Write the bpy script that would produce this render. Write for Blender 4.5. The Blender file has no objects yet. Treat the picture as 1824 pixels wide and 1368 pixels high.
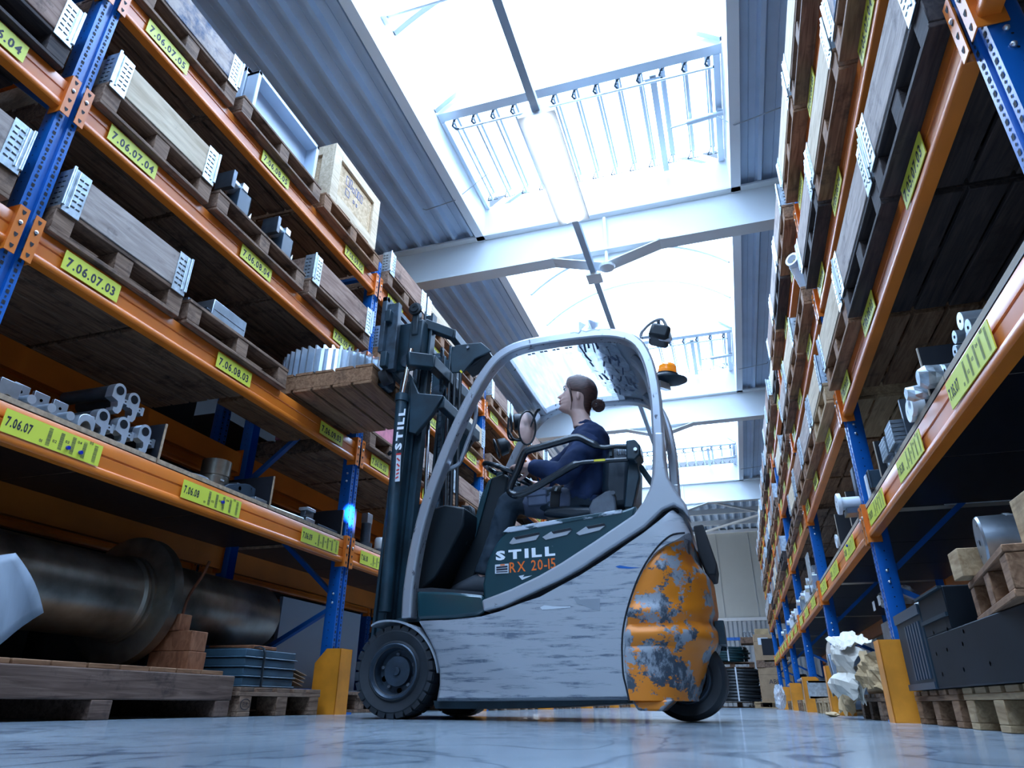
import bpy, bmesh, math, random
from math import radians as R, sin, cos, pi, sqrt, atan2, hypot
from mathutils import Vector, Matrix, Euler

C = bpy.context.scene.collection
SC = bpy.context.scene
random.seed(7)

# ------------------------------------------------------------------ camera
F_PX = 1192.4
PITCH, YAW, ROLL = 25.448, 17.677, 0.477
CAM_Z = 0.08
_p, _y, _r = R(PITCH), R(YAW), R(ROLL)
_w = Vector((-sin(_y)*cos(_p), cos(_y)*cos(_p), sin(_p)))
_rt0 = Vector((cos(_y), sin(_y), 0)); _up0 = _rt0.cross(_w)
_rt = cos(_r)*_rt0 + sin(_r)*_up0
_up = -sin(_r)*_rt0 + cos(_r)*_up0
cd = bpy.data.cameras.new('camera'); cam = bpy.data.objects.new('camera', cd); C.objects.link(cam)
cd.sensor_width = 36.0; cd.lens = F_PX/1824*36.0; cd.clip_start = 0.01; cd.clip_end = 200
cam.matrix_world = Matrix((( _rt.x, _up.x, -_w.x, 0), (_rt.y, _up.y, -_w.y, 0), (_rt.z, _up.z, -_w.z, CAM_Z), (0, 0, 0, 1)))
cd.dof.use_dof = False
SC.camera = cam

def P(u, v, Y):
    """the point of the plane y = Y that the photograph shows at pixel (u, v)"""
    d = _rt*(u-912) + _up*(684-v) + _w*F_PX
    t = Y/d.y
    return Vector((d.x*t, Y, CAM_Z + d.z*t))
def PX(u, v, X):
    d = _rt*(u-912) + _up*(684-v) + _w*F_PX
    t = X/d.x
    return Vector((X, d.y*t, CAM_Z + d.z*t))

# ------------------------------------------------------------------ world, lights, exposure
SKYLIGHT = 12.0
SKY_COL = (0.47, 0.68, 1.0)
w = bpy.data.worlds.new('world'); SC.world = w; w.use_nodes = True
bg = w.node_tree.nodes['Background']; bg.inputs[0].default_value = (0.47, 0.68, 1.0, 1); bg.inputs[1].default_value = 1.0
SC.view_settings.view_transform = 'Standard'; SC.view_settings.look = 'None'
SC.view_settings.gamma = 1.0; SC.view_settings.use_curve_mapping = False
SC.view_settings.exposure = 0.0
SC.cycles.max_bounces = 8; SC.cycles.diffuse_bounces = 4; SC.cycles.glossy_bounces = 4
SC.cycles.transparent_max_bounces = 12; SC.cycles.transmission_bounces = 4
SC.cycles.use_denoising = True
SC.cycles.sample_clamp_indirect = 8.0
SC.cycles.caustics_reflective = False; SC.cycles.caustics_refractive = False

# ------------------------------------------------------------------ materials
M = {}
def _nodes(name):
    m = bpy.data.materials.new(name); m.use_nodes = True
    nt = m.node_tree; b = nt.nodes['Principled BSDF']
    return m, nt, b, nt.nodes.new, nt.links.new
def mat(name, col, rough=.5, metal=0., var=0., scale=8., stretch=(1, 1, 1), bump=0., spec=.5, em=None, alpha=1.):
    """painted / plain surface; var = strength of an uneven tone, bump = grain"""
    m, nt, b, N, L = _nodes(name)
    b.inputs['Base Color'].default_value = (*col, 1); b.inputs['Roughness'].default_value = rough
    b.inputs['Metallic'].default_value = metal; b.inputs['Specular IOR Level'].default_value = spec
    if em: b.inputs['Emission Color'].default_value = (*em[0], 1); b.inputs['Emission Strength'].default_value = em[1]
    if alpha < 1: b.inputs['Alpha'].default_value = alpha
    if var or bump:
        tc = N('ShaderNodeTexCoord'); mp = N('ShaderNodeMapping'); mp.inputs['Scale'].default_value = stretch
        L(tc.outputs['Object'], mp.inputs[0])
        nz = N('ShaderNodeTexNoise'); nz.inputs['Scale'].default_value = scale; nz.inputs['Detail'].default_value = 5
        L(mp.outputs[0], nz.inputs[0])
        if var:
            mx = N('ShaderNodeMix'); mx.data_type = 'RGBA'
            mx.inputs[6].default_value = (*[c*(1-var) for c in col], 1); mx.inputs[7].default_value = (*[min(1, c*(1+var)) for c in col], 1)
            rp = N('ShaderNodeValToRGB'); rp.color_ramp.elements[0].position = .35; rp.color_ramp.elements[1].position = .65
            L(nz.outputs[0], rp.inputs[0]); L(rp.outputs[0], mx.inputs[0]); L(mx.outputs[2], b.inputs['Base Color'])
        if bump:
            bp = N('ShaderNodeBump'); bp.inputs['Strength'].default_value = bump; bp.inputs['Distance'].default_value = .005
            L(nz.outputs[0], bp.inputs['Height']); L(bp.outputs[0], b.inputs['Normal'])
    M[name] = m
    return m
def wood(name, a, bcol, grain=(1, 14, 14), stain=.5, rough=.75, dark=(.03, .02, .018), scale=3., soc=.55):
    """boards with grain along local x (grain = scale per axis) and dark stains"""
    m, nt, b, N, L = _nodes(name)
    b.inputs['Roughness'].default_value = rough; b.inputs['Specular IOR Level'].default_value = .25
    tc = N('ShaderNodeTexCoord'); mp = N('ShaderNodeMapping'); mp.inputs['Scale'].default_value = grain
    oi = N('ShaderNodeObjectInfo'); ad = N('ShaderNodeVectorMath'); ad.operation = 'ADD'
    ml = N('ShaderNodeMath'); ml.operation = 'MULTIPLY'; ml.inputs[1].default_value = 37.0
    L(oi.outputs['Random'], ml.inputs[0]); L(tc.outputs['Object'], ad.inputs[0]); L(ml.outputs[0], ad.inputs[1])
    L(ad.outputs[0], mp.inputs[0])
    n1 = N('ShaderNodeTexNoise'); n1.inputs['Scale'].default_value = scale; n1.inputs['Detail'].default_value = 6; n1.inputs['Distortion'].default_value = 1.2
    L(mp.outputs[0], n1.inputs[0])
    r1 = N('ShaderNodeValToRGB'); r1.color_ramp.elements[0].position = .3; r1.color_ramp.elements[1].position = .7
    r1.color_ramp.elements[0].color = (*a, 1); r1.color_ramp.elements[1].color = (*bcol, 1)
    L(n1.outputs[0], r1.inputs[0])
    n2 = N('ShaderNodeTexNoise'); n2.inputs['Scale'].default_value = 5.; n2.inputs['Detail'].default_value = 8; n2.inputs['Roughness'].default_value = .7
    L(ad.outputs[0], n2.inputs[0])
    r2 = N('ShaderNodeValToRGB'); r2.color_ramp.elements[0].position = soc; r2.color_ramp.elements[1].position = soc+.14
    r2.color_ramp.elements[0].color = (0, 0, 0, 1); r2.color_ramp.elements[1].color = (stain, stain, stain, 1)
    L(n2.outputs[0], r2.inputs[0])
    mx = N('ShaderNodeMix'); mx.data_type = 'RGBA'; mx.inputs[7].default_value = (*dark, 1)
    L(r2.outputs[0], mx.inputs[0]); L(r1.outputs[0], mx.inputs[6]); L(mx.outputs[2], b.inputs['Base Color'])
    bp = N('ShaderNodeBump'); bp.inputs['Strength'].default_value = .35; bp.inputs['Distance'].default_value = .004
    L(n1.outputs[0], bp.inputs['Height']); L(bp.outputs[0], b.inputs['Normal'])
    M[name] = m
    return m
def worn(name, base, under, amount=.5, scale=6., stretch=(1, 1, 1), rough=.4, metal=0., urough=.6, third=None, soft=.03, seed=0.):
    """paint worn through to another colour in patches or scratches"""
    m, nt, b, N, L = _nodes(name)
    tc = N('ShaderNodeTexCoord'); mp = N('ShaderNodeMapping'); mp.inputs['Scale'].default_value = stretch; mp.inputs['Location'].default_value = (seed, seed*.7, seed*1.3)
    L(tc.outputs['Object'], mp.inputs[0])
    n = N('ShaderNodeTexNoise'); n.inputs['Scale'].default_value = scale; n.inputs['Detail'].default_value = 9; n.inputs['Roughness'].default_value = .68
    L(mp.outputs[0], n.inputs[0])
    r = N('ShaderNodeValToRGB'); t = .72-.4*amount
    r.color_ramp.elements[0].position = t; r.color_ramp.elements[1].position = t+soft
    L(n.outputs[0], r.inputs[0])
    mx = N('ShaderNodeMix'); mx.data_type = 'RGBA'; mx.inputs[6].default_value = (*base, 1); mx.inputs[7].default_value = (*under, 1)
    if third:
        n3 = N('ShaderNodeTexNoise'); n3.inputs['Scale'].default_value = scale*2.2; n3.inputs['Detail'].default_value = 8; n3.inputs['Roughness'].default_value = .75
        mp3 = N('ShaderNodeMapping'); mp3.inputs['Scale'].default_value = (1, 1, .6); mp3.inputs['Location'].default_value = (3.1, 1.7, .4)
        L(tc.outputs['Object'], mp3.inputs[0]); L(mp3.outputs[0], n3.inputs[0])
        r3 = N('ShaderNodeValToRGB'); r3.color_ramp.elements[0].position = .48; r3.color_ramp.elements[1].position = .56
        L(n3.outputs[0], r3.inputs[0])
        m3 = N('ShaderNodeMix'); m3.data_type = 'RGBA'; m3.inputs[6].default_value = (*under, 1); m3.inputs[7].default_value = (*third, 1)
        L(r3.outputs[0], m3.inputs[0]); L(m3.outputs[2], mx.inputs[7])
    L(r.outputs[0], mx.inputs[0]); L(mx.outputs[2], b.inputs['Base Color'])
    mr = N('ShaderNodeMix'); mr.inputs[2].default_value = rough; mr.inputs[3].default_value = urough
    L(r.outputs[0], mr.inputs[0]); L(mr.outputs[0], b.inputs['Roughness'])
    b.inputs['Metallic'].default_value = metal
    bp = N('ShaderNodeBump'); bp.inputs['Strength'].default_value = .2; bp.inputs['Distance'].default_value = .002; bp.invert = True
    L(r.outputs[0], bp.inputs['Height']); L(bp.outputs[0], b.inputs['Normal'])
    M[name] = m
    return m

mat('rack_orange', (.74, .185, .018), .32, var=.10, scale=3, spec=.6)
mat('rack_blue', (.006, .125, .46), .3, var=.12, scale=4, spec=.6)
mat('guard_orange', (.78, .27, .018), .42, var=.14, scale=6)
mat('slot_dark', (.006, .008, .014), .8)
mat('bolt', (.75, .77, .8), .3, .8)
mat('label_yellow', (.74, .76, .07), .45)
mat('ink', (.012, .014, .03), .6)
mat('barcode', (.16, .17, .06), .6)
mat('pin_blue', (.004, .02, .35), .3)
mat('galv', (.52, .58, .62), .36, .75, var=.22, scale=30)
mat('steel', (.42, .47, .52), .28, .85, var=.15, scale=12)
mat('steel_light', (.62, .68, .74), .3, .8, var=.1, scale=10)
mat('steel_dark', (.10, .12, .15), .35, .7, var=.25, scale=8)
mat('shaft_steel', (.30, .275, .23), .33, .85, var=.45, scale=4)
mat('bracket_dark', (.035, .06, .09), .4, .3)
mat('beam_white', (.75, .78, .79), .45)
mat('trim_white', (.82, .85, .88), .4)
mat('deck_grey', (.50, .63, .80), .4, .1, var=.06, scale=2)
mat('wall_panel', (.60, .61, .57), .5, var=.04, scale=1)
mat('wall_lower', (.47, .50, .53), .5, var=.04, scale=1)
mat('wall_dark', (.018, .019, .022), .7, var=.1, scale=1)  # near-black side wall colour stands in for the shade behind the racks
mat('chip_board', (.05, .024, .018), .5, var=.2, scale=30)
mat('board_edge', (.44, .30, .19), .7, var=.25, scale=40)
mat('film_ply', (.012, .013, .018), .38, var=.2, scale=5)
mat('ply_edge', (.42, .34, .26), .7)
mat('alu', (.60, .67, .74), .35, .6)
mat('chain', (.35, .38, .42), .4, .7)
mat('lamp_white', (.8, .84, .88), .4, em=((.85, .93, 1.0), 30.))
mat('lamp_case', (.36, .45, .56), .4)
mat('cardboard', (.36, .23, .13), .8, var=.12, scale=6)
mat('paper', (.62, .56, .47), .75, var=.15, scale=5)
mat('kraft', (.42, .28, .14), .8, var=.2, scale=6)
mat('black_hose', (.012, .016, .02), .4)
mat('green_hose', (.012, .05, .06), .35)
mat('white_sheet', (.34, .39, .45), .5)
mat('packing_white', (.19, .225, .27), .55, var=.12, scale=3, stretch=(1, 6, 1))
mat('tray_blue', (.50, .58, .68), .35)
mat('white_film', (.7, .75, .8), .25, alpha=.55)
mat('rust', (.16, .05, .02), .8, var=.4, scale=14)
mat('pink_box', (.55, .17, .22), .7, var=.3, scale=8)
mat('white_plastic', (.72, .75, .78), .35)
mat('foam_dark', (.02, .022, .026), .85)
wood('wood_old', (.115, .062, .038), (.33, .205, .135), grain=(14, 1, 14), stain=.75, soc=.52)
wood('wood_dark', (.028, .022, .022), (.085, .060, .052), grain=(14, 1, 14), stain=.8)
wood('wood_brown', (.16, .075, .036), (.38, .205, .11), grain=(14, 1, 14), stain=.65, soc=.54)
wood('wood_fresh', (.33, .20, .10), (.56, .38, .21), grain=(14, 1, 14), stain=.45, soc=.58)
wood('collar_grey', (.30, .235, .20), (.56, .46, .40), grain=(9, 1, 9), stain=.7, soc=.55, dark=(.06, .045, .05))
wood('collar_brown', (.20, .11, .08), (.42, .27, .20), grain=(9, 1, 9), stain=.8, soc=.53)
wood('collar_fresh', (.52, .385, .25), (.78, .63, .45), grain=(9, 1, 9), stain=.4, soc=.64, dark=(.12, .07, .04))
wood('collar_paint', (.33, .25, .21), (.52, .43, .38), grain=(6, 2, 6), stain=.95, dark=(.05, .09, .17), soc=.48)
wood('osb', (.42, .27, .14), (.74, .55, .35), grain=(9, 5, 7), stain=.35, scale=4)
wood('timber', (.075, .042, .030), (.20, .125, .092), grain=(14, 1, 14), stain=.8)
wood('timber_red', (.19, .070, .032), (.36, .15, .075), grain=(10, 10, 4), stain=.5)

# floor: sealed grey concrete, glossy, with tyre scuffs and fine cracks
m, nt, b, N, L = _nodes('floor_concrete')
tc = N('ShaderNodeTexCoord')
n1 = N('ShaderNodeTexNoise'); n1.inputs['Scale'].default_value = 1.3; n1.inputs['Detail'].default_value = 9; n1.inputs['Roughness'].default_value = .65
L(tc.outputs['Object'], n1.inputs[0])
r1 = N('ShaderNodeValToRGB'); r1.color_ramp.elements[0].position = .3; r1.color_ramp.elements[1].position = .72
r1.color_ramp.elements[0].color = (.16, .20, .24, 1); r1.color_ramp.elements[1].color = (.38, .44, .48, 1)
L(n1.outputs[0], r1.inputs[0])
mp = N('ShaderNodeMapping'); mp.inputs['Rotation'].default_value = (0, 0, .5); mp.inputs['Scale'].default_value = (1, .45, 1)
L(tc.outputs['Object'], mp.inputs[0])
n2 = N('ShaderNodeTexNoise'); n2.inputs['Scale'].default_value = 2.4; n2.inputs['Detail'].default_value = 3; n2.inputs['Distortion'].default_value = 2.2
L(mp.outputs[0], n2.inputs[0])
r2 = N('ShaderNodeValToRGB'); cr = r2.color_ramp
cr.elements[0].position = .470; cr.elements[0].color = (0, 0, 0, 1); cr.elements[1].position = .530; cr.elements[1].color = (0, 0, 0, 1)
e = cr.elements.new(.50); e.color = (1, 1, 1, 1)
L(n2.outputs[0], r2.inputs[0])
n3 = N('ShaderNodeTexNoise'); n3.inputs['Scale'].default_value = .9; L(tc.outputs['Object'], n3.inputs[0])
m9 = N('ShaderNodeMath'); m9.operation = 'MULTIPLY'; m9.inputs[1].default_value = 1.7; L(n3.outputs[0], m9.inputs[0])
ml = N('ShaderNodeMath'); ml.operation = 'MULTIPLY'; ml.use_clamp = True; L(r2.outputs[0], ml.inputs[0]); L(m9.outputs[0], ml.inputs[1])
mx = N('ShaderNodeMix'); mx.data_type = 'RGBA'; mx.inputs[7].default_value = (.05, .07, .10, 1)
cw_ = N('ShaderNodeMapRange'); cw_.inputs[3].default_value = .28; cw_.inputs[4].default_value = 0.; L(ml.outputs[0], cw_.inputs[0]); L(cw_.outputs[0], b.inputs['Coat Weight'])
sp_ = N('ShaderNodeMapRange'); sp_.inputs[1].default_value = .0; sp_.inputs[2].default_value = .5; sp_.inputs[3].default_value = .5; sp_.inputs[4].default_value = .12; L(ml.outputs[0], sp_.inputs[0]); L(sp_.outputs[0], b.inputs['Specular IOR Level'])
L(ml.outputs[0], mx.inputs[0]); L(r1.outputs[0], mx.inputs[6]); L(mx.outputs[2], b.inputs['Base Color'])
rr = N('ShaderNodeMapRange'); rr.inputs[3].default_value = .13; rr.inputs[4].default_value = .30
L(n1.outputs[0], rr.inputs[0]); L(rr.outputs[0], b.inputs['Roughness'])
bp = N('ShaderNodeBump'); bp.inputs['Strength'].default_value = .02; bp.inputs['Distance'].default_value = .01; b.inputs['Coat Roughness'].default_value = .10
L(n1.outputs[0], bp.inputs['Height']); L(bp.outputs[0], b.inputs['Normal'])
M['floor_concrete'] = m
# milky plastic sheet and film: lets daylight through, diffused
def milky(name, col, clear, tr=.6):
    m, nt, b, N, L = _nodes(name)
    out = nt.nodes['Material Output']; b.inputs['Base Color'].default_value = (*col, 1); b.inputs['Roughness'].default_value = .2
    t = N('ShaderNodeBsdfTranslucent'); t.inputs[0].default_value = (*col, 1); c = N('ShaderNodeBsdfTransparent')
    a1 = N('ShaderNodeMixShader'); a1.inputs[0].default_value = tr; L(b.outputs[0], a1.inputs[1]); L(t.outputs[0], a1.inputs[2])
    a2 = N('ShaderNodeMixShader'); L(a1.outputs[0], a2.inputs[1]); L(c.outputs[0], a2.inputs[2])
    tc = N('ShaderNodeTexCoord'); mp = N('ShaderNodeMapping'); mp.inputs['Scale'].default_value = (14, 1.5, 6); nz = N('ShaderNodeTexNoise'); nz.inputs['Scale'].default_value = 3; nz.inputs['Detail'].default_value = 6
    L(tc.outputs['Object'], mp.inputs[0]); L(mp.outputs[0], nz.inputs[0]); r = N('ShaderNodeMapRange'); r.inputs[1].default_value = .35; r.inputs[2].default_value = .65; r.inputs[3].default_value = clear*.5; r.inputs[4].default_value = min(1, clear*1.4)
    L(nz.outputs[0], r.inputs[0]); L(r.outputs[0], a2.inputs[0]); L(a2.outputs[0], out.inputs[0]); M[name] = m
# opal roof glazing, lit by the sky
m, nt, b, N, L = _nodes('opal_glazing')
b.inputs['Base Color'].default_value = (.9, .95, 1, 1); b.inputs['Roughness'].default_value = .5
b.inputs['Emission Color'].default_value = (*SKY_COL, 1); b.inputs['Emission Strength'].default_value = SKYLIGHT
M['opal_glazing'] = m

# ------------------------------------------------------------------ mesh helpers
class MB:
    """collects shapes; build() links them as ONE mesh object"""
    def __init__(s): s.v = []; s.f = []; s.mi = []; s.k = 0
    def mt(s, k): s.k = k; return s
    def add(s, vs, fs):
        o = len(s.v); s.v += [tuple(p) for p in vs]
        for f in fs: s.f.append([i+o for i in f]); s.mi.append(s.k)
        return s
    def box(s, x0, x1, y0, y1, z0, z1):
        vs = [(x, y, z) for x in (x0, x1) for y in (y0, y1) for z in (z0, z1)]
        return s.add(vs, [(0, 1, 3, 2), (4, 6, 7, 5), (0, 4, 5, 1), (2, 3, 7, 6), (0, 2, 6, 4), (1, 5, 7, 3)])
    def obox(s, c, sz, rot=(0, 0, 0)):
        m = Matrix.Translation(c) @ Euler(rot).to_matrix().to_4x4()
        h = Vector(sz)/2
        vs = [m @ Vector((x, y, z)) for x in (-h.x, h.x) for y in (-h.y, h.y) for z in (-h.z, h.z)]
        return s.add(vs, [(0, 1, 3, 2), (4, 6, 7, 5), (0, 4, 5, 1), (2, 3, 7, 6), (0, 2, 6, 4), (1, 5, 7, 3)])
    def bar(s, a, b, w, h, up=(0, 0, 1)):
        """rectangular bar from a to b, w across, h along up"""
        a, b = Vector(a), Vector(b); d = (b-a).normalized(); x = d.cross(Vector(up))
        x = x.normalized() if x.length > 1e-6 else Vector((1, 0, 0)); u = x.cross(d)
        vs = [p + x*sx*w/2 + u*su*h/2 for p in (a, b) for sx, su in ((-1, -1), (1, -1), (1, 1), (-1, 1))]
        return s.add(vs, [(3, 2, 1, 0), (4, 5, 6, 7), (0, 1, 5, 4), (1, 2, 6, 5), (2, 3, 7, 6), (3, 0, 4, 7)])
    def tube(s, pts, r, n=10, cap=True, close=False, flat=1., up=None):
        """round bar along pts; r a number or one per point"""
        pts = [Vector(p) for p in pts]; k = len(pts); rs = r if hasattr(r, '__len__') else [r]*k
        vs = []; u = None
        for i, p in enumerate(pts):
            a = pts[i-1] if (i or close) else p; b = pts[(i+1) % k] if (i < k-1 or close) else p
            d = (b-a).normalized()
            if up is not None: u = Vector(up)
            elif u is None: u = Vector((0, 0, 1)) if abs(d.z) < .9 else Vector((1, 0, 0))
            x = d.cross(u)
            if x.length < 1e-5: x = d.orthogonal()
            x.normalize(); u = x.cross(d).normalized()
            vs += [p + x*cos(2*pi*j/n)*rs[i] + u*sin(2*pi*j/n)*rs[i]*flat for j in range(n)]
        fs = [(i*n+j, i*n+(j+1) % n, ((i+1) % k)*n+(j+1) % n, ((i+1) % k)*n+j) for i in range(k if close else k-1) for j in range(n)]
        if cap and not close: fs += [tuple(range(n-1, -1, -1)), tuple((k-1)*n+j for j in range(n))]
        return s.add(vs, fs)
    def cyl(s, a, b, r, n=16, r2=None): return s.tube([a, b], [r, r if r2 is None else r2], n)
    def lathe(s, prof, o, axis, n=32, close=False, cap=True):
        """prof = [(radius, distance along axis)] turned about axis through o"""
        o = Vector(o); ax = Vector(axis).normalized(); x = ax.orthogonal().normalized(); y = ax.cross(x)
        k = len(prof); vs = [o + ax*h + (x*cos(2*pi*j/n) + y*sin(2*pi*j/n))*r for r, h in prof for j in range(n)]
        fs = [(i*n+j, i*n+(j+1) % n, ((i+1) % k)*n+(j+1) % n, ((i+1) % k)*n+j) for i in range(k if close else k-1) for j in range(n)]
        if not close and cap:
            if prof[0][0] > 1e-6: fs.append(tuple(range(n-1, -1, -1)))
            if prof[-1][0] > 1e-6: fs.append(tuple((k-1)*n+j for j in range(n)))
        return s.add(vs, fs)
    def prism(s, poly, f, a, b):
        """poly of 2D points; f(p, t) gives the 3D point; extruded from t = a to t = b"""
        n = len(poly); vs = [f(p, a) for p in poly] + [f(p, b) for p in poly]
        return s.add(vs, [tuple(range(n-1, -1, -1)), tuple(range(n, 2*n))] + [(i, (i+1) % n, n+(i+1) % n, n+i) for i in range(n)])
    def loft(s, rings, close=True, cap=True):
        """skin between rings of equal length"""
        n = len(rings[0]); vs = [p for r in rings for p in r]; m = n if close else n-1
        fs = [(i*n+j, i*n+(j+1) % n, (i+1)*n+(j+1) % n, (i+1)*n+j) for i in range(len(rings)-1) for j in range(m)]
        if cap and close: fs += [tuple(range(n-1, -1, -1)), tuple((len(rings)-1)*n+j for j in range(n))]
        return s.add(vs, fs)
    def ball(s, c, r, n=12, m=8, sc=(1, 1, 1)):
        c = Vector(c); vs = [c + Vector((0, 0, -r*sc[2]))]
        for i in range(1, m):
            t = pi*i/m - pi/2
            vs += [c + Vector((r*cos(t)*cos(2*pi*j/n)*sc[0], r*cos(t)*sin(2*pi*j/n)*sc[1], r*sin(t)*sc[2])) for j in range(n)]
        vs.append(c + Vector((0, 0, r*sc[2])))
        fs = [(0, 1+(j+1) % n, 1+j) for j in range(n)]
        for i in range(m-2): fs += [(1+i*n+j, 1+i*n+(j+1) % n, 1+(i+1)*n+(j+1) % n, 1+(i+1)*n+j) for j in range(n)]
        e = len(vs)-1; fs += [(e, e-n+j, e-n+(j+1) % n) for j in range(n)]
        return s.add(vs, fs)
    def mesh(s, name, mats, smooth=True, off=None):
        me = bpy.data.meshes.new(name)
        vs = s.v if off is None else [(x-off[0], y-off[1], z-off[2]) for x, y, z in s.v]
        me.from_pydata(vs, [], s.f)
        for k in (mats if isinstance(mats, (list, tuple)) else [mats]): me.materials.append(M[k] if isinstance(k, str) else k)
        me.polygons.foreach_set('material_index', s.mi)
        bm = bmesh.new(); bm.from_mesh(me); bmesh.ops.recalc_face_normals(bm, faces=bm.faces); bm.to_mesh(me); bm.free()
        if smooth:
            me.polygons.foreach_set('use_smooth', [True]*len(me.polygons)); me.set_sharp_from_angle(angle=R(38))
        return me
    def build(s, name, mats, parent=None, bevel=0., seg=2, smooth=True, off=None, sub=0):
        if off is None and parent is not None:
            off = Vector((0, 0, 0)); q = parent
            while q is not None: off += q.location; q = q.parent
        o = bpy.data.objects.new(name, s.mesh(name, mats, smooth, off)); C.objects.link(o)
        if parent is not None: o.parent = parent
        if bevel:
            bv = o.modifiers.new('bevel', 'BEVEL'); bv.width = bevel; bv.segments = seg; bv.limit_method = 'ANGLE'; bv.angle_limit = R(40); bv.harden_normals = False
        if sub:
            sm = o.modifiers.new('sub', 'SUBSURF'); sm.levels = sub; sm.render_levels = sub
        return o
def tag(o, label=None, cat=None, group=None, kind=None):
    if label: o['label'] = label
    if cat: o['category'] = cat
    if group: o['group'] = group
    if kind: o['kind'] = kind
    return o
def thing(name, label, cat, loc=(0, 0, 0), group=None, rz=0.):
    o = bpy.data.objects.new(name, None); C.objects.link(o); o.location = loc; o.rotation_euler = (0, 0, rz)
    o.empty_display_size = .1
    return tag(o, label, cat, group)
def solo(mb, name, mats, label, cat, group=None, org=None, **k):
    """a thing that is one mesh, its origin at org"""
    if org is None:
        org = Vector((sum(p[i] for p in mb.v)/len(mb.v) for i in range(3))); org.z = min(p[2] for p in mb.v)
    o = mb.build(name, mats, off=org, **k); o.location = org
    return tag(o, label, cat, group)
KIDS = {}
def dup(root, loc, label, rz=None, group=None):
    """copy of a thing with copies of its parts and sub-parts"""
    r = root.copy(); C.objects.link(r); r.location = loc; r['label'] = label
    if rz is not None: r.rotation_euler = (0, 0, rz)
    if group: r['group'] = group
    for ch in root.children:
        c = ch.copy(); C.objects.link(c); c.parent = r
        for g in ch.children:
            d = g.copy(); C.objects.link(d); d.parent = c
    return r
_GL = {}
def _warm(chars, bold):
    obs = []
    for ch in chars:
        cu = bpy.data.curves.new('t', 'FONT'); cu.body = ch; cu.size = 1.; cu.offset = bold; cu.resolution_u = 2
        ob = bpy.data.objects.new('t', cu); C.objects.link(ob); obs.append((ch, ob, cu))
    dg = bpy.context.evaluated_depsgraph_get()
    for ch, ob, cu in obs:
        me = bpy.data.meshes.new_from_object(ob.evaluated_get(dg))
        vs = [tuple(v.co) for v in me.vertices]; x0 = min(v[0] for v in vs); x1 = max(v[0] for v in vs)
        _GL[(ch, bold)] = ([(x-x0, y) for x, y, z in vs], [tuple(p.vertices) for p in me.polygons], x1-x0)
        bpy.data.objects.remove(ob); bpy.data.curves.remove(cu); bpy.data.meshes.remove(me)
_warm('0123456789.', .016); _warm('0123456789.', .03); _warm('STILRX0125-ABEUUR', .0)
def put_text(mb, txt, size, o, ex, ey, bold=.016, gap=.10, sx=1., centre=False):
    """flat lettering on a surface: ex to the right, ey up, o at its lower left (or lower middle)"""
    o, ex, ey = Vector(o), Vector(ex), Vector(ey)
    wds = [_GL[(c, bold)][2] if c != ' ' else .3 for c in txt]
    x = -(sum(wds) + gap*(len(txt)-1))*size*sx/2 if centre else 0.
    for c, wd in zip(txt, wds):
        if c != ' ':
            vs, fs, _ = _GL[(c, bold)]
            mb.add([o + ex*(x + a*size*sx) + ey*(b*size) for a, b in vs], fs)
        x += (wd + gap)*size*sx
    return x
# ------------------------------------------------------------------ the hall
XL, XR = -2.614, .794            # rack faces
U0, BAY = 1.523, 2.8             # first upright in view, bay pitch
DECK = 5.68
FRAMES_Y = (-5.25, .77, 6.80, 12.82, 18.88)
def struct(mb, name, mats, **k):
    return tag(mb.build(name, mats, **k), kind='structure')
struct(MB().box(-6.2, 4.2, -6.5, 25.2, -.2, 0), 'floor', 'floor_concrete')
struct(MB().box(-6.2, 4.2, 25, 25.2, 2.70, 6.4), 'wall_back', 'wall_panel')
lw = MB()
for i in range(70):
    x = -6.2 + i*.15
    lw.box(x, x+.15, 25.0, 25.2, 0, 2.68).box(x+.02, x+.09, 24.975, 25.0, 0, 2.68)
struct(lw, 'wall_back.001', 'wall_lower')
struct(MB().box(-6.2, 4.2, 24.93, 25.02, 2.62, 2.72), 'trim_1', 'trim_white')
jt = MB()
for i in range(9): jt.box(-5.8+i*1.1, -5.79+i*1.1, 24.992, 25.0, 2.72, 5.62)
struct(jt, 'trim_2', 'wall_lower')
struct(MB().box(-6.2, 4.2, 24.9, 25.0, 5.58, 5.68), 'trim_3', 'trim_white')
struct(MB().box(-6.4, -6.2, -6.5, 25.2, 0, 6.4), 'wall_left', 'wall_dark')
struct(MB().box(4.2, 4.4, -6.5, 25.2, 0, 6.4), 'wall_right', 'wall_dark')
struct(MB().box(-6.2, 4.2, -6.7, -6.5, 0, 6.4), 'wall_front', 'wall_panel')
# ribbed steel roof deck, ribs along the aisle, open where the rooflight runs
SKX0, SKX1 = -2.55, .59
def deck(mb, x0, x1, y0, y1, pitch=.262):
    n = int(round((x1-x0)/pitch)); p = (x1-x0)/n
    prof = []
    for i in range(n):
        a = x0 + i*p
        prof += [(a, DECK+.07), (a+p*.33, DECK+.07), (a+p*.35, DECK+.062), (a+p*.37, DECK+.07), (a+p*.62, DECK+.07), (a+p*.72, DECK), (a+p*.88, DECK), (a+p*.98, DECK+.07)]
    prof.append((x1, DECK+.07)); prof += [(x1, DECK+.11), (x0, DECK+.11)]
    mb.prism(prof, lambda q, t: (q[0], t, q[1]), y0, y1)
d = MB(); deck(d, -6.2, SKX0-.11, -6.5, 25.0); deck(d, SKX1+.11, 4.2, -6.5, 25.0); deck(d, SKX0-.11, SKX1+.11, 18.88, 25.0)
struct(d, 'ceiling', 'deck_grey', smooth=False)
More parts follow.
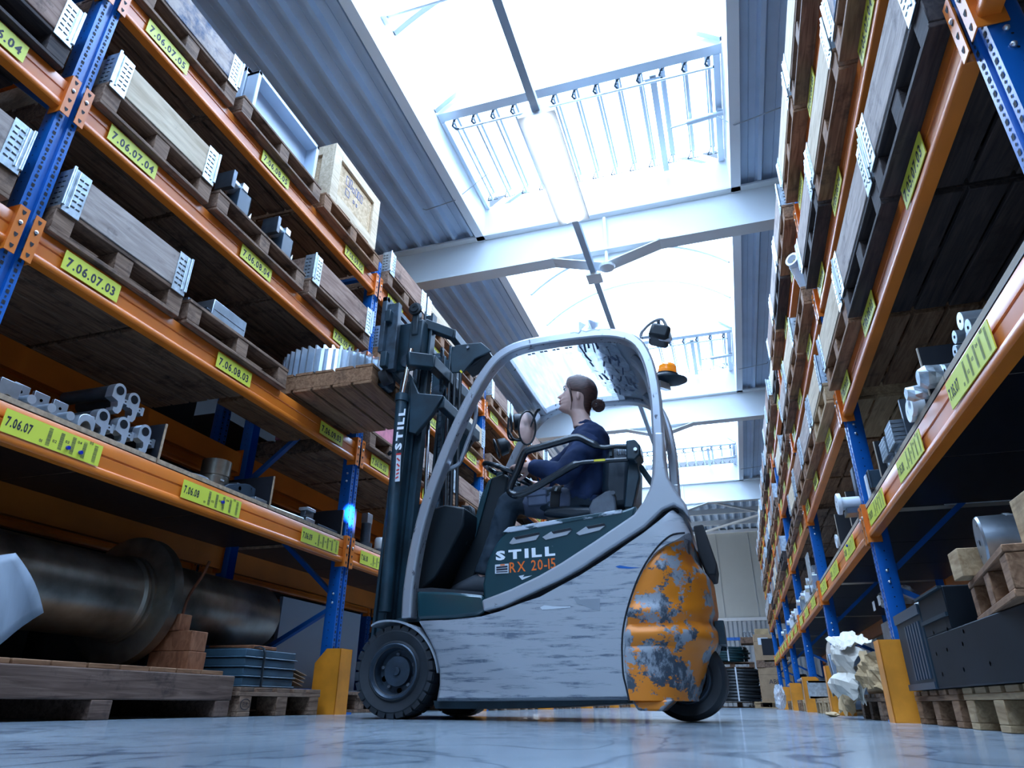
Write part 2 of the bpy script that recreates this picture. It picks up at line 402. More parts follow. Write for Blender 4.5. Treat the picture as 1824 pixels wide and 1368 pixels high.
# roof frames: welded girders across the hall
for i, y in enumerate(FRAMES_Y):
    g = MB()
    g.box(-6.2, 4.2, y-.006, y+.006, 5.10, DECK).box(-6.2, 4.2, y-.1, y+.1, 5.09, 5.115).box(-6.2, 4.2, y-.1, y+.1, DECK-.03, DECK-.005)
    o = g.build('roof_girder', 'beam_white', off=(0, y, 0)); o.location = (0, y, 0)
    tag(o, ['white welded roof girder behind the camera end of the hall', 'white welded roof girder over the front end of the racks', 'white roof girder nearest above the forklift, with a lamp line passing under it',
            'white roof girder second along the hall, behind the forklift roof', 'white roof girder furthest along the hall, before the unlit end bay'][i], 'roof girder', 'roof girders')
    xm = -.97
    if 0 < i:
        v = MB()
        v.bar((xm-.66, y, 5.10), (xm, y, 4.90), .2, .014).bar((xm, y, 4.90), (xm+.68, y, 5.10), .2, .014)
        v.add([(xm-.66, y, 5.09), (xm, y, 4.905), (xm+.68, y, 5.09)], [(0, 1, 2)])
        v.build('haunch_plate', 'beam_white', o)
        MB().cyl((xm+.02, y-.06, 5.60), (xm+.02, y-.06, 4.92), .022, 10).cyl((xm+.02, y-.06, 4.92), (xm+.02, y-.09, 4.88), .03, 10).build('conduit', 'trim_white', o)
        MB().lathe([(.02, 0), (.09, .02), (.1, .05), (.06, .08)], (xm+.02, y-.08, 4.80), (0, 0, 1), 20).build('sensor_dome', 'white_plastic', o)
# rooflight per bay: kerb, arched glazing, arch bars, louvre vent
TOPZ = 6.16
WAY = ['over the camera end', 'over the front of the aisle, nearest overhead', 'behind the first roof girder', 'behind the second roof girder, furthest away']
WAY2 = ['rooflight over the camera end', 'rooflight nearest overhead', 'rooflight behind the first roof girder', 'rooflight behind the second roof girder']
for i in range(4):  # the first is assumed, out of view, and lights the near things
    y0, y1 = FRAMES_Y[i], FRAMES_Y[i+1]
    k = MB()
    for s, x in ((-1, SKX0), (1, SKX1)):
        a, b2 = sorted((x, x+s*.11))
        k.box(a, b2, y0+.02, y1-.02, DECK-.03, TOPZ)
    k.box(SKX0, SKX1, y0+.02, y0+.05, DECK, TOPZ).box(SKX0, SKX1, y1-.05, y1-.02, DECK, TOPZ)
    struct(k, 'trim_%d' % (4+i), 'trim_white')
    xm, hw = (SKX0+SKX1)/2, (SKX1-SKX0)/2
    yl = y1 - 1.72                      # the vent takes the far part
    def arc(off=0., n=20): return [(xm - (hw+off)*cos(pi*j/n)*1.0, TOPZ + (.62+off)*sin(pi*j/n)) for j in range(n+1)]
    # flatter segmental arch
    def seg(off=0., n=20):
        rad = (hw*hw + .6*.6)/(2*.6); a = math.asin(hw/rad)
        return [(xm + (rad+off)*sin(-a+2*a*j/n), TOPZ + .6 - rad + (rad+off)*cos(-a+2*a*j/n)) for j in range(n+1)]
    gl = MB(); A, B2 = seg(.03), seg(.05)
    gl.loft([[(x, y0+.05, z) for x, z in A] , [(x, yl, z) for x, z in A]], close=False, cap=False)
    gl.add([(SKX0, yl+.08, TOPZ+.16), (SKX1, yl+.08, TOPZ+.16), (SKX1, y1-.05, TOPZ+.16), (SKX0, y1-.05, TOPZ+.16)], [(0, 1, 2, 3)])
    gl.add([(x, yl, z) for x, z in A], [tuple(range(len(A)))])
    tag(gl.build('window_%d' % (i+1), 'opal_glazing'), kind='structure')
    # arch bars
    n_ar = 5
    for j in range(n_ar):
        y = yl - .065 - j*(yl-y0-.2)/(n_ar-1)
        ab = MB(); S0, S1 = seg(-.02), seg(.028)
        ab.loft([[(x, yy, z) for x, z in S] for S, yy in ((S0, y-.03), (S0, y+.03), (S1, y+.03), (S1, y-.03), (S0, y-.03))], close=False, cap=False)
        org = (xm, y, TOPZ)
        o = ab.build('arch_bar', 'alu', off=org); o.location = org
        tag(o, 'curved glazing bar, %s from the vent, ' % ['first', 'second', 'third', 'fourth', 'fifth'][j] + WAY2[i], 'glazing bar', 'glazing bars of the rooflight ' + WAY[i])
    vt = thing('louvre_vent', 'aluminium louvre vent with slats, ' + WAY2[i], 'roof vent', (xm, yl, TOPZ), 'louvre vents in the rooflights')
    MB().box(SKX0+.01, SKX1-.01, yl-.02, yl+.10, TOPZ-.02, TOPZ+.15).build('vent_frame', 'alu', vt)
    MB().box(SKX1-.09, SKX1-.02, yl+.1, y1-.06, TOPZ-.04, TOPZ+.13).build('vent_frame', 'alu', vt)
    MB().box(SKX0+.02, SKX0+.06, yl+.1, y1-.06, TOPZ-.04, TOPZ+.13).build('vent_frame', 'alu', vt)
    MB().tube([(SKX0+.2, yl+.2, TOPZ-.07), (SKX1-.1, yl+.2, TOPZ-.07)], .016, 8).build('linkage_rod', 'alu', vt)
    ns = 13
    for j in range(ns):
        x = SKX0 + .16 + j*(SKX1-SKX0-.3)/(ns-1)
        sl = MB().box(x-.012, x+.012, yl+.14, y1-.2, TOPZ-.03, TOPZ+.10).box(x-.03, x+.03, yl+.14, y1-.2, TOPZ+.085, TOPZ+.10)
        slo = sl.build('slat', 'alu', vt)
        MB().tube([(x+.06, yl+.1, TOPZ+.02), (x, yl+.13, TOPZ+.01), (x-.035, yl+.17, TOPZ-.035), (x, yl+.2, TOPZ-.07), (x+.05, yl+.2, TOPZ-.07)], .014, 8).build('crank_hook', 'bracket_dark', slo)
        if i >= 1: MB().tube([(x-.07, y1-.2, TOPZ-.02), (x, y1-.3, TOPZ+.04), (x+.07, y1-.2, TOPZ-.02), (x-.07, y1-.2, TOPZ-.02)], .008, 6).build('end_clip', 'bracket_dark', slo)
    MB().box(SKX1-.75, SKX1-.68, yl+.14, y1-.1, TOPZ-.05, TOPZ-.02).add([(SKX1-.83, yl+.16, TOPZ-.06), (SKX1-.60, yl+.16, TOPZ-.06), (SKX1-.715, yl+.27, TOPZ-.06)], [(0, 1, 2)]).build('support_strut', 'alu', vt)
    MB().cyl((SKX1-.02, yl+.82, TOPZ-.10), (SKX1-.42, yl+.86, TOPZ-.10), .035, 12).cyl((SKX1-.42, yl+.86, TOPZ-.10), (SKX1-.6, yl+.88, TOPZ-.10), .012, 8).build('drive_motor', 'alu', vt)
    for s, x, yy, nm in ((-1, SKX0, y0+.06, 'near'), ):
        ch = MB().tube([(x-.55, yl+.9, DECK-.02), (x-.5, yl+.9, DECK-.05), (x-.1, yl+.86, DECK-.03), (x+.35, yl+.8, TOPZ-.25)], .006, 6)
        solo(ch, 'vent_cable', 'chain', ['cable one','thin cable above the rack of the 7.06 labels, rooflight nearest overhead','thin cable above the rack of the 7.06 labels, second rooflight','thin cable above the rack of the 7.06 labels, furthest rooflight'][i] if i else 'thin cable above the rack of the 7.06 labels, behind the camera', 'cable', 'vent cables')
    ch = MB().tube([(SKX1+.55, yl+.5, DECK-.02), (SKX1+.53, yl+.5, DECK-.05), (SKX1+.05, yl+.62, DECK-.04), (SKX1-.1, yl+.66, TOPZ-.3)], .006, 6)
    solo(ch, 'vent_cable', 'chain', 'thin cable above the rack of the 7.05 labels, ' + WAY2[i], 'cable', 'vent cables')
q_ = PX(684, 31, -2.54); ch = MB().tube([(-2.54, q_.y, q_.z), (.58, q_.y, q_.z)], .02, 8).box(-2.55, -2.50, q_.y-.05, q_.y+.05, q_.z-.05, q_.z+.05)
solo(ch, 'tie_bar', 'alu', 'thin metal tie bar across the rooflight nearest overhead, by the upper picture edge', 'tie bar')
# unlit end bay: purlins and cross bracing under the deck
pb = MB()
for yy in (20.4, 21.9, 23.4): pb.box(-6.2, 4.2, yy-.04, yy+.04, DECK-.16, DECK)
pb.bar((-1.4, 19.0, DECK-.2), (3.9, 24.8, DECK-.2), .09, .05).bar((-1.4, 24.8, DECK-.24), (3.9, 19.0, DECK-.24), .09, .05)
solo(pb, 'roof_bracing', 'beam_white', 'pale crossed roof bracing under the dark end bay of the deck', 'roof bracing')
# trunking with its lit strip lamp
LX, LZ = -1.12, 4.80
lt = thing('light_trunking', 'grey lamp trunking hung along the aisle under the rooflight, one glaring strip lamp in it', 'strip light', (LX, 4.9, LZ))
MB().box(LX-.035, LX+.035, -1., 4.14, LZ-.02, LZ+.05).build('trunking_rail', 'lamp_case', lt)
MB().box(LX-.035, LX+.035, 5.66, 18.6, LZ-.02, LZ+.05).build('trunking_rail', 'lamp_case', lt)
MB().prism([(-.035, .05), (.035, .05), (.17, -.05), (.165, -.06), (-.165, -.06), (-.17, -.05)], lambda q, t: (LX+q[0], t, LZ+q[1]), 4.14, 5.66).build('reflector', 'white_plastic', lt)
MB().cyl((LX-.06, 4.18, LZ-.075), (LX-.06, 5.62, LZ-.075), .02, 10).cyl((LX+.06, 4.18, LZ-.075), (LX+.06, 5.62, LZ-.075), .02, 10).build('lamp_tube', 'lamp_white', lt)
MB().box(LX-.09, LX+.09, 6.70, 6.9, LZ-.05, LZ-.02).box(LX-.02, LX+.02, 6.78, 6.82, LZ+.05, LZ+.12).build('hanger_bracket', 'beam_white', lt)

# assumed, unseen gate added in the side wall at the far end, behind the 7.06 rack
struct(MB().box(-6.2, -6.17, 20.6, 24.4, .05, 3.4), 'door_1', mat('gate_daylight', (.8, .85, .9), .5, em=((.86, .93, 1.), 9.)))  # glowing panel, put in to brighten the end wall
dg_ = MB()
for z in (.0, .85, 1.7, 2.55, 3.36): dg_.box(-6.165, -6.13, 20.5, 24.5, z, z+.08)
for y in (20.5, 22.45, 24.42): dg_.box(-6.165, -6.13, y, y+.08, 0, 3.44)
struct(dg_, 'trim_8', 'trim_white')
# ------------------------------------------------------------------ pallet racks
LEV_L = [.975, 1.735, 2.490, 3.262]        # underside of the beams
LEV_R = [.950, 1.690, 2.445, 3.180]
BH = .158
_pf = [(-.05, 0), (-.004, 0), (0, .006), (0, .030), (-.004, .036), (-.010, .040), (-.010, .088), (-.014, .091), (-.014, .097), (-.010, .100), (-.010, .150), (-.016, BH), (-.05, BH)]
def beam_mesh(sx, length):
    mb = MB(); mb.prism([(x*sx, z) for x, z in _pf], lambda q, t: (q[0], t, q[1]), 0, length); return mb
def conn_mesh(sx, y0, y1, weld):
    """slotted end plate; weld = y of the beam end"""
    mb = MB(); x = sx*.012
    mb.mt(0).box(min(x, x-sx*.004), max(x, x-sx*.004), y0, y1, -.03, .19)
    mb.box(min(x, x-sx*.075), max(x, x-sx*.075), weld-.002, weld+.002, -.03, .19)
    ym = (y0+y1)/2
    mb.mt(1)
    for z in (-.005, .05, .105, .16):
        mb.add([(x+sx*.001, ym-.009, z+.012), (x+sx*.001, ym+.009, z+.012), (x+sx*.001, ym+.007, z), (x+sx*.001, ym, z-.010), (x+sx*.001, ym-.007, z)], [(0, 1, 2, 3, 4)])
    mb.mt(2).ball((x+sx*.002, ym, .115), .009, 10, 6, (.6, 1, 1))
    return mb
def upright_mesh(sx, h):
    mb = MB(); d = -sx
    prof = [(-.05, 0), (-.014, 0), (-.010, .016), (.010, .016), (.014, 0), (.05, 0), (.05, .075), (.042, .09), (.042, .07), (.04, .012), (-.04, .012), (-.042, .07), (-.042, .09), (-.05, .075)]
    mb.mt(0).prism([(a, d*b) for a, b in prof], lambda q, t: (q[1], q[0], t), 0, h)
    mb.box(-.09 if d < 0 else -.01, .01 if d < 0 else .09, -.065, .065, 0, .008)
    mb.mt(1); x = sx*.0015
    z = .10
    while z < h-.03:
        for y in (-.030, .030):
            mb.add([(x, y-.007, z), (x, y+.007, z), (x, y+.007, z+.017), (x, y-.007, z+.017)], [(0, 1, 2, 3)])
            mb.add([(x, y+.0045*cos(a), z+.034+.0055*sin(a)) for a in [k*pi/4 for k in range(8)]], [tuple(range(8))])
            # side row of holes
        for s in (-1, 1):
            yy = s*.0508
            mb.add([(d*.045 + .004*cos(a), yy, z+.02+.004*sin(a)) for a in [k*pi/3 for k in range(6)]], [tuple(range(6))])
        z += .05
    return mb
UP_H = 3.62
def label_big(mb, sx, y, txt):
    """yellow place label with a number, reading along the beam as seen from the aisle"""
    # on the left rack (sx = 1) reading runs to +y, on the right rack to -y
    dy = 1 if sx > 0 else -1; x = sx*.0035
    y0 = y if sx > 0 else y+.30
    mb.mt(0).box(min(0, x), max(0, x), y, y+.30, .048-.006, .135)
    mb.mt(1); put_text(mb, txt, .064, (x+sx*.0006, y0+dy*.018, .063), (0, dy, 0), (0, 0, 1), sx=.82, bold=.03)
def label_bars(mb, sx, y, txt, pins=()):
    dy = 1 if sx > 0 else -1; x = sx*.0035; y0 = y if sx > 0 else y+.455
    mb.mt(0).box(min(0, x), max(0, x), y, y+.455, .036, .130)
    X = x+sx*.0006
    mb.mt(1); put_text(mb, txt, .054, (X, y0+dy*.012, .064), (0, dy, 0), (0, 0, 1), sx=.58, bold=.03)
    for i in range(5):
        a = y0+dy*(.19+i*.056)
        mb.mt(1); put_text(mb, '0%d' % (i+1), .017, (X, a-dy*.029, .050+i*.017), (0, dy, 0), (0, 0, 1), bold=.016, sx=1.1)
        mb.mt(2); z = .046; rr = random.Random(i)
        while z < .118:
            h = rr.choice((.001, .0018, .0026)); mb.add([(X, a, z), (X, a+dy*.018, z), (X, a+dy*.018, z+h), (X, a, z+h)], [(0, 1, 2, 3)]); z += h + rr.choice((.0012, .002))
def build_rack(name, label, X0, sx, lev, bays, i0, code, extra=None):
    """a run of racking: uprights, braces and beams in front (X0) and at the back (X0 - sx*1.1)"""
    y_first = U0 + i0*BAY
    rk = thing(name, label, 'pallet rack', (X0, y_first, 0))
    um = upright_mesh(sx, UP_H).mesh('upright', ['rack_blue', 'slot_dark'])
    umr = upright_mesh(-sx, UP_H).mesh('upright_rear', ['rack_blue', 'slot_dark'])
    D = 1.10
    def put(me, nm, x, y, z, par, plain=False):
        o = bpy.data.objects.new(nm, me); C.objects.link(o); o.parent = par; o.location = (x, y, z); return o
    br = MB(); zs = [.16, .74, 1.62, 2.5, 3.4]
    for k in range(4):
        a, b = (-.06*sx, -(D-.06)*sx) if k % 2 else (-(D-.06)*sx, -.06*sx)
        br.bar((a, 0, zs[k]), (b, 0, zs[k+1]-.06), .028, .045, (0, 1, 0))
    for z in (.14, 3.46): br.bar((-.06*sx, 0, z), (-(D-.06)*sx, 0, z), .028, .045, (0, 1, 0))
    brm = br.mesh('brace', 'rack_blue')
    bt = MB()
    for z in (.16, .20, .70, .76, 1.58, 1.64):
        for s in (-1, 1): bt.ball((-.05*sx, s*.053, z), .009, 8, 5)
    btm = bt.mesh('bolt', 'bolt')
    for i in range(bays+1):
        y = i*BAY
        put(um, 'upright', -.014*sx, y, 0, rk); u2 = put(umr, 'upright', -(D-.014)*sx, y, 0, rk)
        bb = put(brm, 'brace', 0, y, 0, rk); put(btm, 'bolt', 0, 0, 0, bb)
    bm_ = beam_mesh(sx, BAY-.11).mesh('beam', 'rack_orange'); bmr = beam_mesh(-sx, BAY-.11).mesh('beam_rear', 'rack_orange')
    ca = conn_mesh(sx, -.041, .002, .002).mesh('end_connector', ['rack_orange', 'slot_dark', 'bolt'])
    cb = conn_mesh(sx, -.002, .041, -.002).mesh('end_connector', ['rack_orange', 'slot_dark', 'bolt'])
    car = conn_mesh(-sx, -.041, .002, .002).mesh('end_connector', ['rack_orange', 'slot_dark', 'bolt'])
    cbr = conn_mesh(-sx, -.002, .041, -.002).mesh('end_connector', ['rack_orange', 'slot_dark', 'bolt'])
    for i in range(bays):
        for l, z in enumerate(lev):
            y = i*BAY + .055
            b = put(bm_, 'beam', 0, y, z, rk); put(ca, 'end_connector', 0, 0, 0, b); put(cb, 'end_connector', 0, BAY-.11, 0, b)
            r2 = put(bmr, 'beam', -D*sx, y, z, rk); put(car, 'end_connector', 0, 0, 0, r2); put(cbr, 'end_connector', 0, BAY-.11, 0, r2)
            if code:
                for s in range(3):
                    n = 3*(i+i0) + 7 + s
                    if n < 1: continue
                    mb = MB(); ly = (.13, 1.12, 2.19)[s] if l else (.12, 1.08, 2.15)[s]
                    if sx < 0: ly = BAY-.11-ly-.3 - (0 if l else .155); 
                    if sx < 0: ly = (.42, 1.42, 2.28)[s] if l else (.40, 1.28, 2.12)[s]
                    if l == 0: label_bars(mb, sx, ly, '%s.%02d' % (code, n))
                    else: label_big(mb, sx, ly, '%s.%02d.%02d' % (code, n, l+2))
                    o = put(mb.mesh('location_label', ['label_yellow', 'ink', 'barcode'], smooth=False), 'location_label', 0, 0, 0, b)
                    if l == 0 and code == '7.06' and i+i0 in (0, ):
                        for py, pz in {0: ((.290, .066), (.352, .066)), 1: ((.30, .088),), 2: ()}[s]:
                            pn = MB().cyl((.003, ly+py, pz), (.014, ly+py, pz), .0085, 12).mesh('marker_pin', 'pin_blue'); put(pn, 'marker_pin', 0, 0, 0, b)
                    if l == 0 and code == '7.05' and i+i0 == 1 and s == 0:
                        pn = MB().cyl((-.003, ly+.25, .105), (-.014, ly+.25, .105), .0085, 12).mesh('marker_pin', 'pin_blue'); put(pn, 'marker_pin', 0, 0, 0, b)
    return rk
L_I0, L_N, R_I0, R_N = -1, 8, -1, 7
rackL = build_rack('pallet_rack', 'orange and blue pallet rack carrying the yellow 7.06 labels, pallet being loaded into it', XL, 1, LEV_L, L_N, L_I0, '7.06')
rackR = build_rack('pallet_rack', 'orange and blue pallet rack carrying the yellow 7.05 labels, opposite the forklift load', XR, -1, LEV_R, R_N, R_I0, '7.05')
rackB = build_rack('pallet_rack', 'shadowed pallet rack standing back to back behind the 7.06 rack', XL-1.1-.22-1.1, -1, LEV_L, L_N, L_I0, None)
# upright guards bolted to the floor
def guard_mesh(sx):
    mb = MB(); t = .006
    # side plate with a chamfered upper corner, front plate, return
    pl = [(0, 0), (.0, .40), (-.11, .40), (-.19, .31), (-.19, 0)] if sx > 0 else [(0, 0), (.0, .40), (-.16, .40), (-.19, .37), (-.19, 0)]
    for y in (-.075,):
        mb.prism([(a*sx, b) for a, b in pl], lambda q, s: (q[0], s, q[1]), y, y+t)
    mb.box(min(0, -t*sx), max(0, -t*sx), -.075, .075, .0, .40)
    mb.prism([(a*sx*.5, b) for a, b in pl], lambda q, s: (q[0], s, q[1]), .069, .075)
    return mb.mesh('guard', 'guard_orange')
def foot_mesh(sx):
    mb = MB(); mb.box(min(-.005*sx, -.16*sx), max(-.005*sx, -.16*sx), .079, .15, 0, .012)
    mb.lathe([(.016, 0), (.016, .014), (.008, .014), (.008, .03), (0, .03)], (-.05*sx, .118, .012), (0, 0, 1), 12)
    return mb.mesh('guard_foot', 'rack_blue')
for sx, X0, nm, n, i0 in ((1, XL, '7.06', L_N, L_I0), (-1, XR, '7.05', R_N, R_I0)):
    gm, fm = guard_mesh(sx), foot_mesh(sx)
    for i in range(n+1):
        k = i+i0
        if k < 0: continue
        o = bpy.data.objects.new('upright_guard', gm); C.objects.link(o); o.location = (X0+.075*sx, U0+k*BAY, 0)
        f = bpy.data.objects.new('foot_plate', fm); C.objects.link(f); f.parent = o
        tag(o, 'orange steel guard at the foot of the %s upright of the %s rack' % (['first', 'second', 'third', 'fourth', 'fifth', 'sixth', 'seventh', 'eighth', 'ninth'][k], nm), 'post guard', 'upright guards')
# shelf boards on the lowest beams
def shelf(sx, X0, z, i, j, m0, lab, group):
    y0 = U0 + i*BAY + .06 + j*.895; mb = MB()
    xa, xb = sorted((X0-.012*sx, X0-1.085*sx))
    mb.mt(0).box(xa, xb, y0, y0+.885, z, z+.002)
    mb.mt(1).box(xa, xb, y0, y0+.885, z+.002, z+.024)
    return solo(mb, 'shelf_board', m0, lab, 'shelf board', group, org=((xa+xb)/2, y0+.44, z))
_ord = ('first', 'middle', 'last')
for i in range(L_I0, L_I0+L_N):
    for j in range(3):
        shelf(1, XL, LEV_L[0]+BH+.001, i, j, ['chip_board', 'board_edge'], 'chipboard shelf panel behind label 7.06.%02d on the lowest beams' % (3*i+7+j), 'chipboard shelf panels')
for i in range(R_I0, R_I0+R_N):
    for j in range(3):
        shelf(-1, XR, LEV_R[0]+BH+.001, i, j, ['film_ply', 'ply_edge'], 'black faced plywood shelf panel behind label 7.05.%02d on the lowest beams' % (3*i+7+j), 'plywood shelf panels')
# ------------------------------------------------------------------ pallets and collars
def pallet_parts(wd, dp=1.2):
    """stringer pallet, front end at x = 0, going back to -dp; boards run across"""
    rr = random.Random(int(wd*1000)); bot, top, st = MB(), MB(), []
    for mb, z, n, gap in ((bot, 0., 8, .018), (top, .122, 8, .02)):
        b = (dp - (n-1)*gap)/n; x = 0.
        for i in range(n):
            j = rr.uniform(-.006, .006)
            mb.box(-x-b, -x, -wd/2+max(0, j), wd/2+min(0, j), z+(.0 if i else .0), z+.022+rr.uniform(-.002, .001)); x += b+gap
    for y in (-wd/2+.05, 0, wd/2-.05): st.append(MB().box(-dp+.004, -.004, y-.048, y+.048, .022, .121))
    return bot, st, top
def pallet(wd, m, full=True, name='wooden_pallet'):
    bot, st, top = pallet_parts(wd)
    if not full:
        mb = MB()
        for k in [bot, *st, top]: mb.add(k.v, k.f)
        return mb.build(name, m, smooth=False)
    t = thing(name, None, 'pallet')
    bot.build('bottom_boards', m, t, bevel=.003, seg=1); top.build('top_boards', m, t, bevel=.003, seg=1)
    for k in st: k.build('stringer', m, t, bevel=.003, seg=1)
    t['category'] = 'pallet'
    return t
def hinge_mb(x, y, sx_, sy_, h=.2):
    """folding steel corner: plates on both faces round one vertical knuckle"""
    g = MB(); e = .003
    g.mt(0).box(*sorted((x, x+sx_*e)), *sorted((y+sy_*e, y-sy_*.085)), -.025 if sx_ > 0 else .001, h+.008)
    g.box(*sorted((x+sx_*e, x-sx_*.085)), *sorted((y, y+sy_*e)), .001, h+.008)
    g.tube([(x+sx_*.003, y+sy_*.003, .001), (x+sx_*.003, y+sy_*.003, h+.012)], .008, 10)
    for yo in (.022, ): g.tube([(x+sx_*.003, y-sy_*yo, .001), (x+sx_*.003, y-sy_*yo, h+.004)], .006, 8)
    g.mt(1)
    for i in range(6):
        z = .015+i*h/6.6
        xx = x+sx_*.0042
        for a, b in ((.030, .050), (.056, .076)):
            g.add([(xx, y-sy_*a, z), (xx, y-sy_*b, z), (xx, y-sy_*b, z+.009), (xx, y-sy_*a, z+.006)], [(0, 1, 2, 3)])
            yy = y+sy_*.0042
            g.add([(x-sx_*a, yy, z), (x-sx_*b, yy, z), (x-sx_*b, yy, z+.009), (x-sx_*a, yy, z+.006)], [(0, 1, 2, 3)])
    return g
def collar(wd, m, full=True, dp=1.19, h=.195):
    bd = [MB().box(-.021, 0, -wd/2, wd/2, 0, h), MB().box(-dp, -dp+.021, -wd/2, wd/2, 0, h),
          MB().box(-dp+.022, -.022, -wd/2, -wd/2+.021, 0, h), MB().box(-dp+.022, -.022, wd/2-.021, wd/2, 0, h)]
    hg = [hinge_mb(0, -wd/2, 1, -1), hinge_mb(0, wd/2, 1, 1), hinge_mb(-dp, -wd/2, -1, -1), hinge_mb(-dp, wd/2, -1, 1)]
    if not full:
        mb = MB()
        for k in bd: mb.mt(0).add(k.v, k.f)
        for k in hg[:2]:
            for f, q in zip(k.f, k.mi): pass
            mb.mt(1).add(k.v, k.f)
        o = mb.build('pallet_collar', [m, 'galv'], smooth=False); o['category'] = 'pallet collar'; return o
    t = thing('pallet_collar', None, 'pallet collar')
    for k in bd: k.build('side_board', m, t, bevel=.002, seg=1)
    for k in hg: k.build('corner_hinge', ['galv', 'slot_dark'], t)
    return t
TONE = {'wood_old': 'grey brown', 'wood_dark': 'nearly black', 'wood_brown': 'reddish brown', 'wood_fresh': 'pale',
        'collar_grey': 'weathered grey', 'collar_brown': 'dark brown', 'collar_fresh': 'fresh pale', 'collar_paint': 'blue stained'}
_pp, _cc, _used = {}, {}, set()
def place(proto_d, key, make, loc, rz, label, group, cat):
    if key not in proto_d: proto_d[key] = make()
    o = proto_d[key]
    if (id(proto_d), key) in _used: o = dup(o, loc, label, rz, group)
    else:
        _used.add((id(proto_d), key)); o.location = loc; o.rotation_euler = (0, 0, rz); tag(o, label, cat, group)
    return o
CX = (.455, 1.325, 2.252); PW = (.76, .90, .87)
def slot(side, bay, s, l, pm, cm, out=.02, full=True, rot=0., skew=0., dz=0.):
    """pallet (pm) and collar (cm) in slot s of a bay, standing on beam level l (1..3)"""
    sx = 1 if side == 'L' else -1; lev = LEV_L if side == 'L' else LEV_R
    X = (XL + out) if side == 'L' else (XR - out)
    y = U0 + bay*BAY + CX[s] + skew; z = lev[l] + BH + .0015 + dz
    code = '%s.%02d.%02d' % ('7.06' if side == 'L' else '7.05', 3*bay+7+s, l+2)
    rz = R(rot) + (0 if sx > 0 else pi); wd = PW[s]
    if pm: place(_pp, (pm, wd, full), lambda: pallet(wd, pm, full), (X, y, z), rz, '%s wooden pallet on the beams behind label %s' % (TONE[pm], code), 'pallets on the rack beams', 'pallet')
    if cm: place(_cc, (cm, wd, full), lambda: collar(wd-.03, cm, full), (X+.004*sx, y, z+.1465), rz, '%s timber collar with steel corners on the pallet behind label %s' % (TONE[cm], code), 'pallet collars on the rack pallets', 'pallet collar')
    return Vector((X, y, z+.147))
N_ = {}
# left rack, as the photograph shows it
slot('L', -1, 2, 1, 'wood_old', 'collar_grey', .03); slot('L', -1, 2, 2, 'wood_dark', 'collar_brown', .03, rot=.6); slot('L', -1, 2, 3, 'wood_old', 'collar_brown', .03)
slot('L', 0, 0, 1, 'wood_old', 'collar_grey', .02, rot=-.5); slot('L', 0, 0, 2, 'wood_old', 'collar_fresh', .03, rot=.3); slot('L', 0, 0, 3, 'wood_old', 'collar_paint', .03)
P_L2_08 = slot('L', 0, 1, 1, 'wood_old', None, .03); P_L3_08 = slot('L', 0, 1, 2, 'wood_old', None, .04, rot=.4); P_L4_08 = slot('L', 0, 1, 3, 'wood_old', None, .05)
slot('L', 0, 2, 2, 'wood_old', 'collar_brown', .05, rot=-.3); P_L4_09 = slot('L', 0, 2, 3, 'wood_brown', None, .06)
P_L2_10 = slot('L', 1, 0, 1, 'wood_old', None, .04); slot('L', 1, 0, 2, 'wood_brown', 'collar_grey', .03); slot('L', 1, 0, 3, 'wood_old', 'collar_brown', .05, rot=-.4)
slot('L', 1, 1, 3, 'wood_brown', 'collar_fresh', .05); slot('L', 1, 2, 3, 'wood_old', 'collar_brown', .03); slot('L', 1, 1, 2, 'wood_old', 'collar_brown', .03); slot('L', 1, 2, 2, 'wood_brown', 'collar_fresh', .04)
slot('L', 1, 1, 1, 'wood_old', 'collar_grey', .03); slot('L', 1, 2, 1, 'wood_brown', 'collar_brown', .03)
# right rack
slot('R', -1, 2, 1, 'wood_dark', 'collar_brown', .05); slot('R', -1, 1, 1, 'wood_dark', 'collar_brown', .05)
slot('R', 0, 0, 1, 'wood_dark', 'collar_grey', .055, rot=1.0); slot('R', 0, 1, 1, 'wood_dark', 'collar_grey', .055, rot=.8); slot('R', 0, 2, 1, 'wood_brown', 'collar_fresh', .055, rot=.5)
slot('R', 0, 0, 2, 'wood_brown', 'collar_paint', .065); slot('R', 0, 1, 2, 'wood_brown', 'collar_fresh', .065, rot=.6); slot('R', 0, 2, 2, 'wood_dark', 'collar_grey', .065)
slot('R', 0, 0, 3, 'wood_old', 'collar_brown', .075); slot('R', 0, 1, 3, 'wood_old', 'collar_fresh', .075); slot('R', 0, 2, 3, 'wood_brown', 'collar_fresh', .075)
slot('R', 1, 0, 1, 'wood_fresh', 'collar_fresh', .055); slot('R', 1, 1, 1, 'wood_brown', 'collar_grey', .055); slot('R', 1, 2, 1, 'wood_brown', 'collar_brown', .055)
slot('R', 1, 0, 2, 'wood_brown', None, .065); slot('R', 1, 1, 2, 'wood_brown', 'collar_fresh', .065, rot=.8); slot('R', 1, 2, 2, 'wood_old', 'collar_grey', .065)
slot('R', 1, 0, 3, 'wood_brown', 'collar_grey', .075); slot('R', 1, 1, 3, 'wood_dark', 'collar_grey', .075); slot('R', 1, 2, 3, 'wood_brown', 'collar_brown', .075)
rr = random.Random(11); PM = ['wood_old', 'wood_brown', 'wood_dark', 'wood_old', 'wood_brown']; CM = ['collar_grey', 'collar_brown', 'collar_fresh', 'collar_brown', None]
for side, n in (('L', 7), ('R', 6)):
    for bay in range(2, n):
        for s in range(3):
            for l in (1, 2, 3):
                slot(side, bay, s, l, rr.choice(PM), rr.choice(CM if l < 3 else CM[:4]), rr.uniform(.02, .06), full=(bay == 2 and side == 'R'), rot=rr.uniform(-.6, .6))
